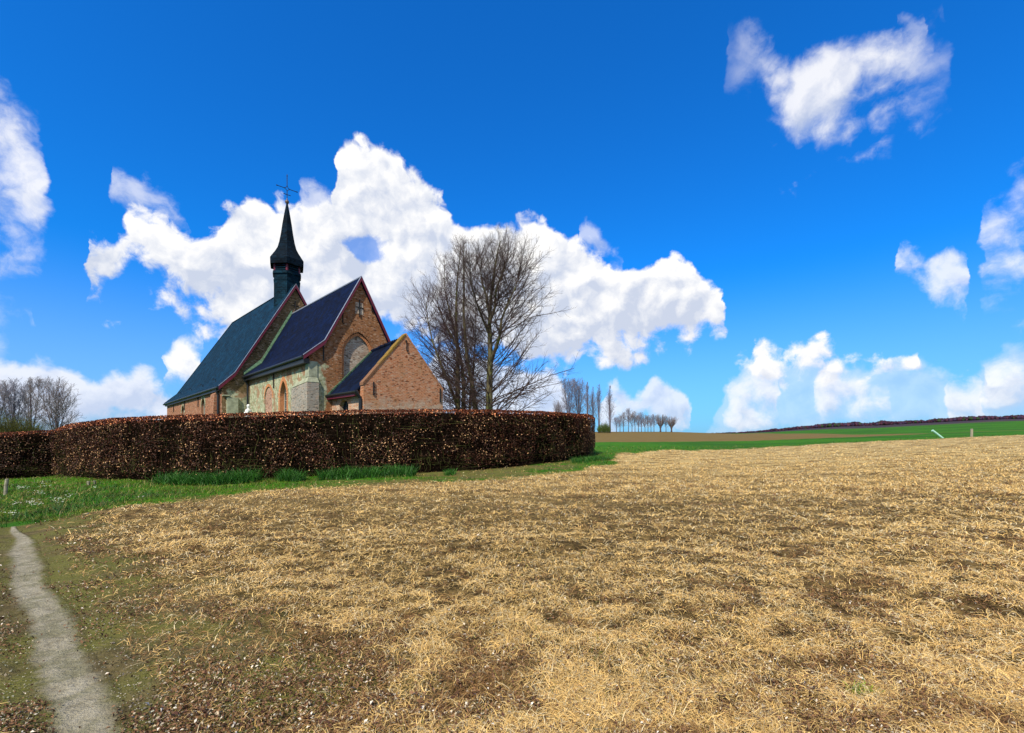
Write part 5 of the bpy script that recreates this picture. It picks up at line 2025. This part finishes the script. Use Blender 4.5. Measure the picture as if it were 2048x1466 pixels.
# tall dark tufts at the foot of the hedge
def hedge_front(px):
    return np.interp(px, [106, 200, 400, 600, 850, 1000, 1150], [21.2, 17.8, 16.1, 16.4, 17.2, 18.4, 22.8])


tufts = [(338, 20, .36), (362, 22, .42), (392, 22, .40), (420, 22, .46), (450, 20, .42), (478, 20, .48), (502, 16, .44), (572, 12, .38), (594, 14, .34),
         (655, 16, .36), (690, 18, .42), (722, 14, .34), (752, 14, .36), (785, 16, .40), (815, 14, .36), (900, 10, .2), (1160, 16, .26), (1192, 18, .25), (1205, 14, .2)]
for i, (px, w_, hgt) in enumerate(tufts):
    Yd = float(hedge_front(px)) - .75 if px < 1100 else 20.2 + (px - 1160) * .06
    x0 = (px - CX) / FPX * Yd
    n = 340
    rg = np.random.default_rng(200 + i)
    rad = w_ / FPX * Yd
    X = x0 + np.clip(rg.normal(size=n), -1.5, 1.5) * rad * .6
    Y = Yd + np.clip(rg.normal(size=n), -1.5, 1.5) * .22
    c = (np.array([.010, .070, .010]) + rg.uniform(size=(n, 1)) * np.array([.04, .10, .004])) * rg.uniform(.6, 1.4, (n, 1))
    V_, Q_, C_ = blades(X, Y, rg.uniform(.5, 1.15, n) * hgt * 1.2, rg.uniform(.011, .022, n), rg.uniform(1.0, 1.5, n), rg.uniform(.2, 1.5, n), c, 4)
    z0 = gz1(x0, Yd)
    V_ = V_ - np.array([x0, Yd, z0])
    where = ('at the left of the green row under the hedge', 'in the green row under the hedge')[i > 0]
    o = link_mesh('grass_tuft', np_mesh('grass_tuft', V_, Q_, C_), M_grass, cat='grass', group='dark grass tufts along the foot of the hedge',
                  label='lush dark green tuft of long leaves at the foot of the brown hedge')
    o.location = (x0, Yd, z0)

# one fresh weed among the straw
wx_, wy_ = (1722 - CX) / FPX * 2.72, 2.72
n = 260
c = (np.array([.26, .36, .02]) + rng.uniform(size=(n, 1)) * np.array([.12, .10, .01])) * rng.uniform(.5, 1.2, (n, 1))
c[:70] = np.array([.04, .14, .02]) * rng.uniform(.6, 1.3, (70, 1))
V_, Q_, C_ = blades(wx_ + np.clip(rng.normal(size=n), -1.6, 1.6) * .045, wy_ + np.clip(rng.normal(size=n), -1.6, 1.6) * .035, rng.uniform(.03, .075, n), rng.uniform(.004, .009, n), rng.uniform(.3, 1.3, n), rng.uniform(.3, 1.8, n), c, 3)
zw_ = gz1(wx_, wy_)
o = link_mesh('weed', np_mesh('weed', V_ - np.array([wx_, wy_, zw_]), Q_, C_), M_grass, cat='weed', label='small bright yellow-green weed growing among the straw')
o.location = (wx_, wy_, zw_)

# small white flowers in the meadow at left
fl = []
for (px, py, k, sxp, syp) in ((42, 974, 26, 14, 3), (78, 986, 16, 12, 4), (95, 972, 10, 12, 4), (70, 1004, 24, 16, 4), (117, 998, 24, 14, 4), (22, 1022, 14, 16, 3), (140, 988, 8, 10, 4), (196, 975, 6, 10, 3), (30, 1004, 8, 12, 4), (282, 996, 2, 6, 2), (90, 965, 8, 12, 3)):
    qx, qy = px + rng.normal(size=k) * sxp * .6, py + rng.normal(size=k) * syp * .6
    Yd = 1.7 * FPX / (qy - HOR)
    for _ in range(4):
        z = ground_base((qx - CX) / FPX * Yd, Yd)
        Yd = (EYE - .08 - z) * FPX / (qy - HOR)
    fl.append(np.stack([(qx - CX) / FPX * Yd, Yd], -1))
fl = np.concatenate(fl)
X, Y = fl[:, 0], fl[:, 1]
n = len(X)
pp, qq, cc = [], [], []
zb = ground_z(X, Y)
P_ = np.stack([X, Y, zb + rng.uniform(.07, .12, n)], -1)
for k in range(5):
    a = rng.uniform(0, 6.28, n)
    o_ = np.stack([np.cos(a), np.sin(a), 0 * a], -1) * .013
    pp.append(leaf_quads(P_ + o_, unit(np.array([[0, -.5, 1.0]]) + rng.normal(size=(n, 3)) * .4), rng.uniform(.014, .022, n), np.repeat(np.array([[.66, .68, .58]]), n, 0)))
st_ = np.stack([np.stack([X, Y, zb], -1), P_], 1)
vs, qs = tubes(st_, np.full((n, 2), .002), 3)
pp.append((vs, qs, np.repeat(np.array([[.05, .15, .02]]), len(vs), 0)))
V_, Q_, C_ = join(pp)
link_mesh('white_flowers', np_mesh('white_flowers', V_, Q_, C_), M_lit, kind='stuff', label='scattered small white flowers in the grass at left', cat='flowers')

# ------------------------------------------------------------------ posts and markers
M_wood = simple('weathered_wood', (.26, .24, .17), .9, .35, 14, bmp=.01)
M_tube = simple('pale_green_plastic', (.36, .62, .50), .5, .08, 5, .4)


def post(px, Y, h, r, label, lean=(0, 0), name='wooden_post', cat='post'):
    x = (px - CX) / FPX * Y
    g = gz1(x, Y)
    mb = MB()
    mb.tube([(0, 0, -.15), (lean[0] * .5, lean[1] * .5, h * .5), (lean[0], lean[1], h * .97), (lean[0], lean[1], h)], [r * 1.05, r, r * .95, r * .7], 9)
    o = mb.build(name, M_wood, label=label, cat=cat)
    o.location = (x, Y, g)
    return o


post(10, 14.2, .50, .045, 'short weathered wooden post in the grass at the left edge', (.06, 0))
post(1943, 55, .95, .13, 'thick wooden stake at the edge of the straw field at right', (.02, 0))
post(177, 16.2, .13, .05, 'cut grey stub in the grass below the hedge at left')
post(189, 16.3, .12, .04, 'narrower cut stub right beside the grey one')
Yt = 53.5
xt = (1885 - CX) / FPX * Yt
gt = gz1(xt, Yt)
xt2, zt2 = (1865 - CX) / FPX * Yt, zz(861, Yt)
root = empty('marker_tube', (xt, Yt, gt), label='leaning pale green plastic tube on the edge of the straw field', cat='marker tube')
mb = MB()
dxm, dzm = xt2 - xt, zt2 - gt
prof = []
mb.tube([(-dxm * .05, 0, -.06), (dxm * .5, 0, dzm * .5), (dxm, 0, dzm)], .11, 12)
mb.build('tube', M_tube, root, smooth=False)
mb = MB()
mb.tube([(dxm * .97, -.001, dzm * .97), (dxm * 1.01, 0, dzm * 1.01)], .125, 12)
mb.build('rim', M_tube, root)
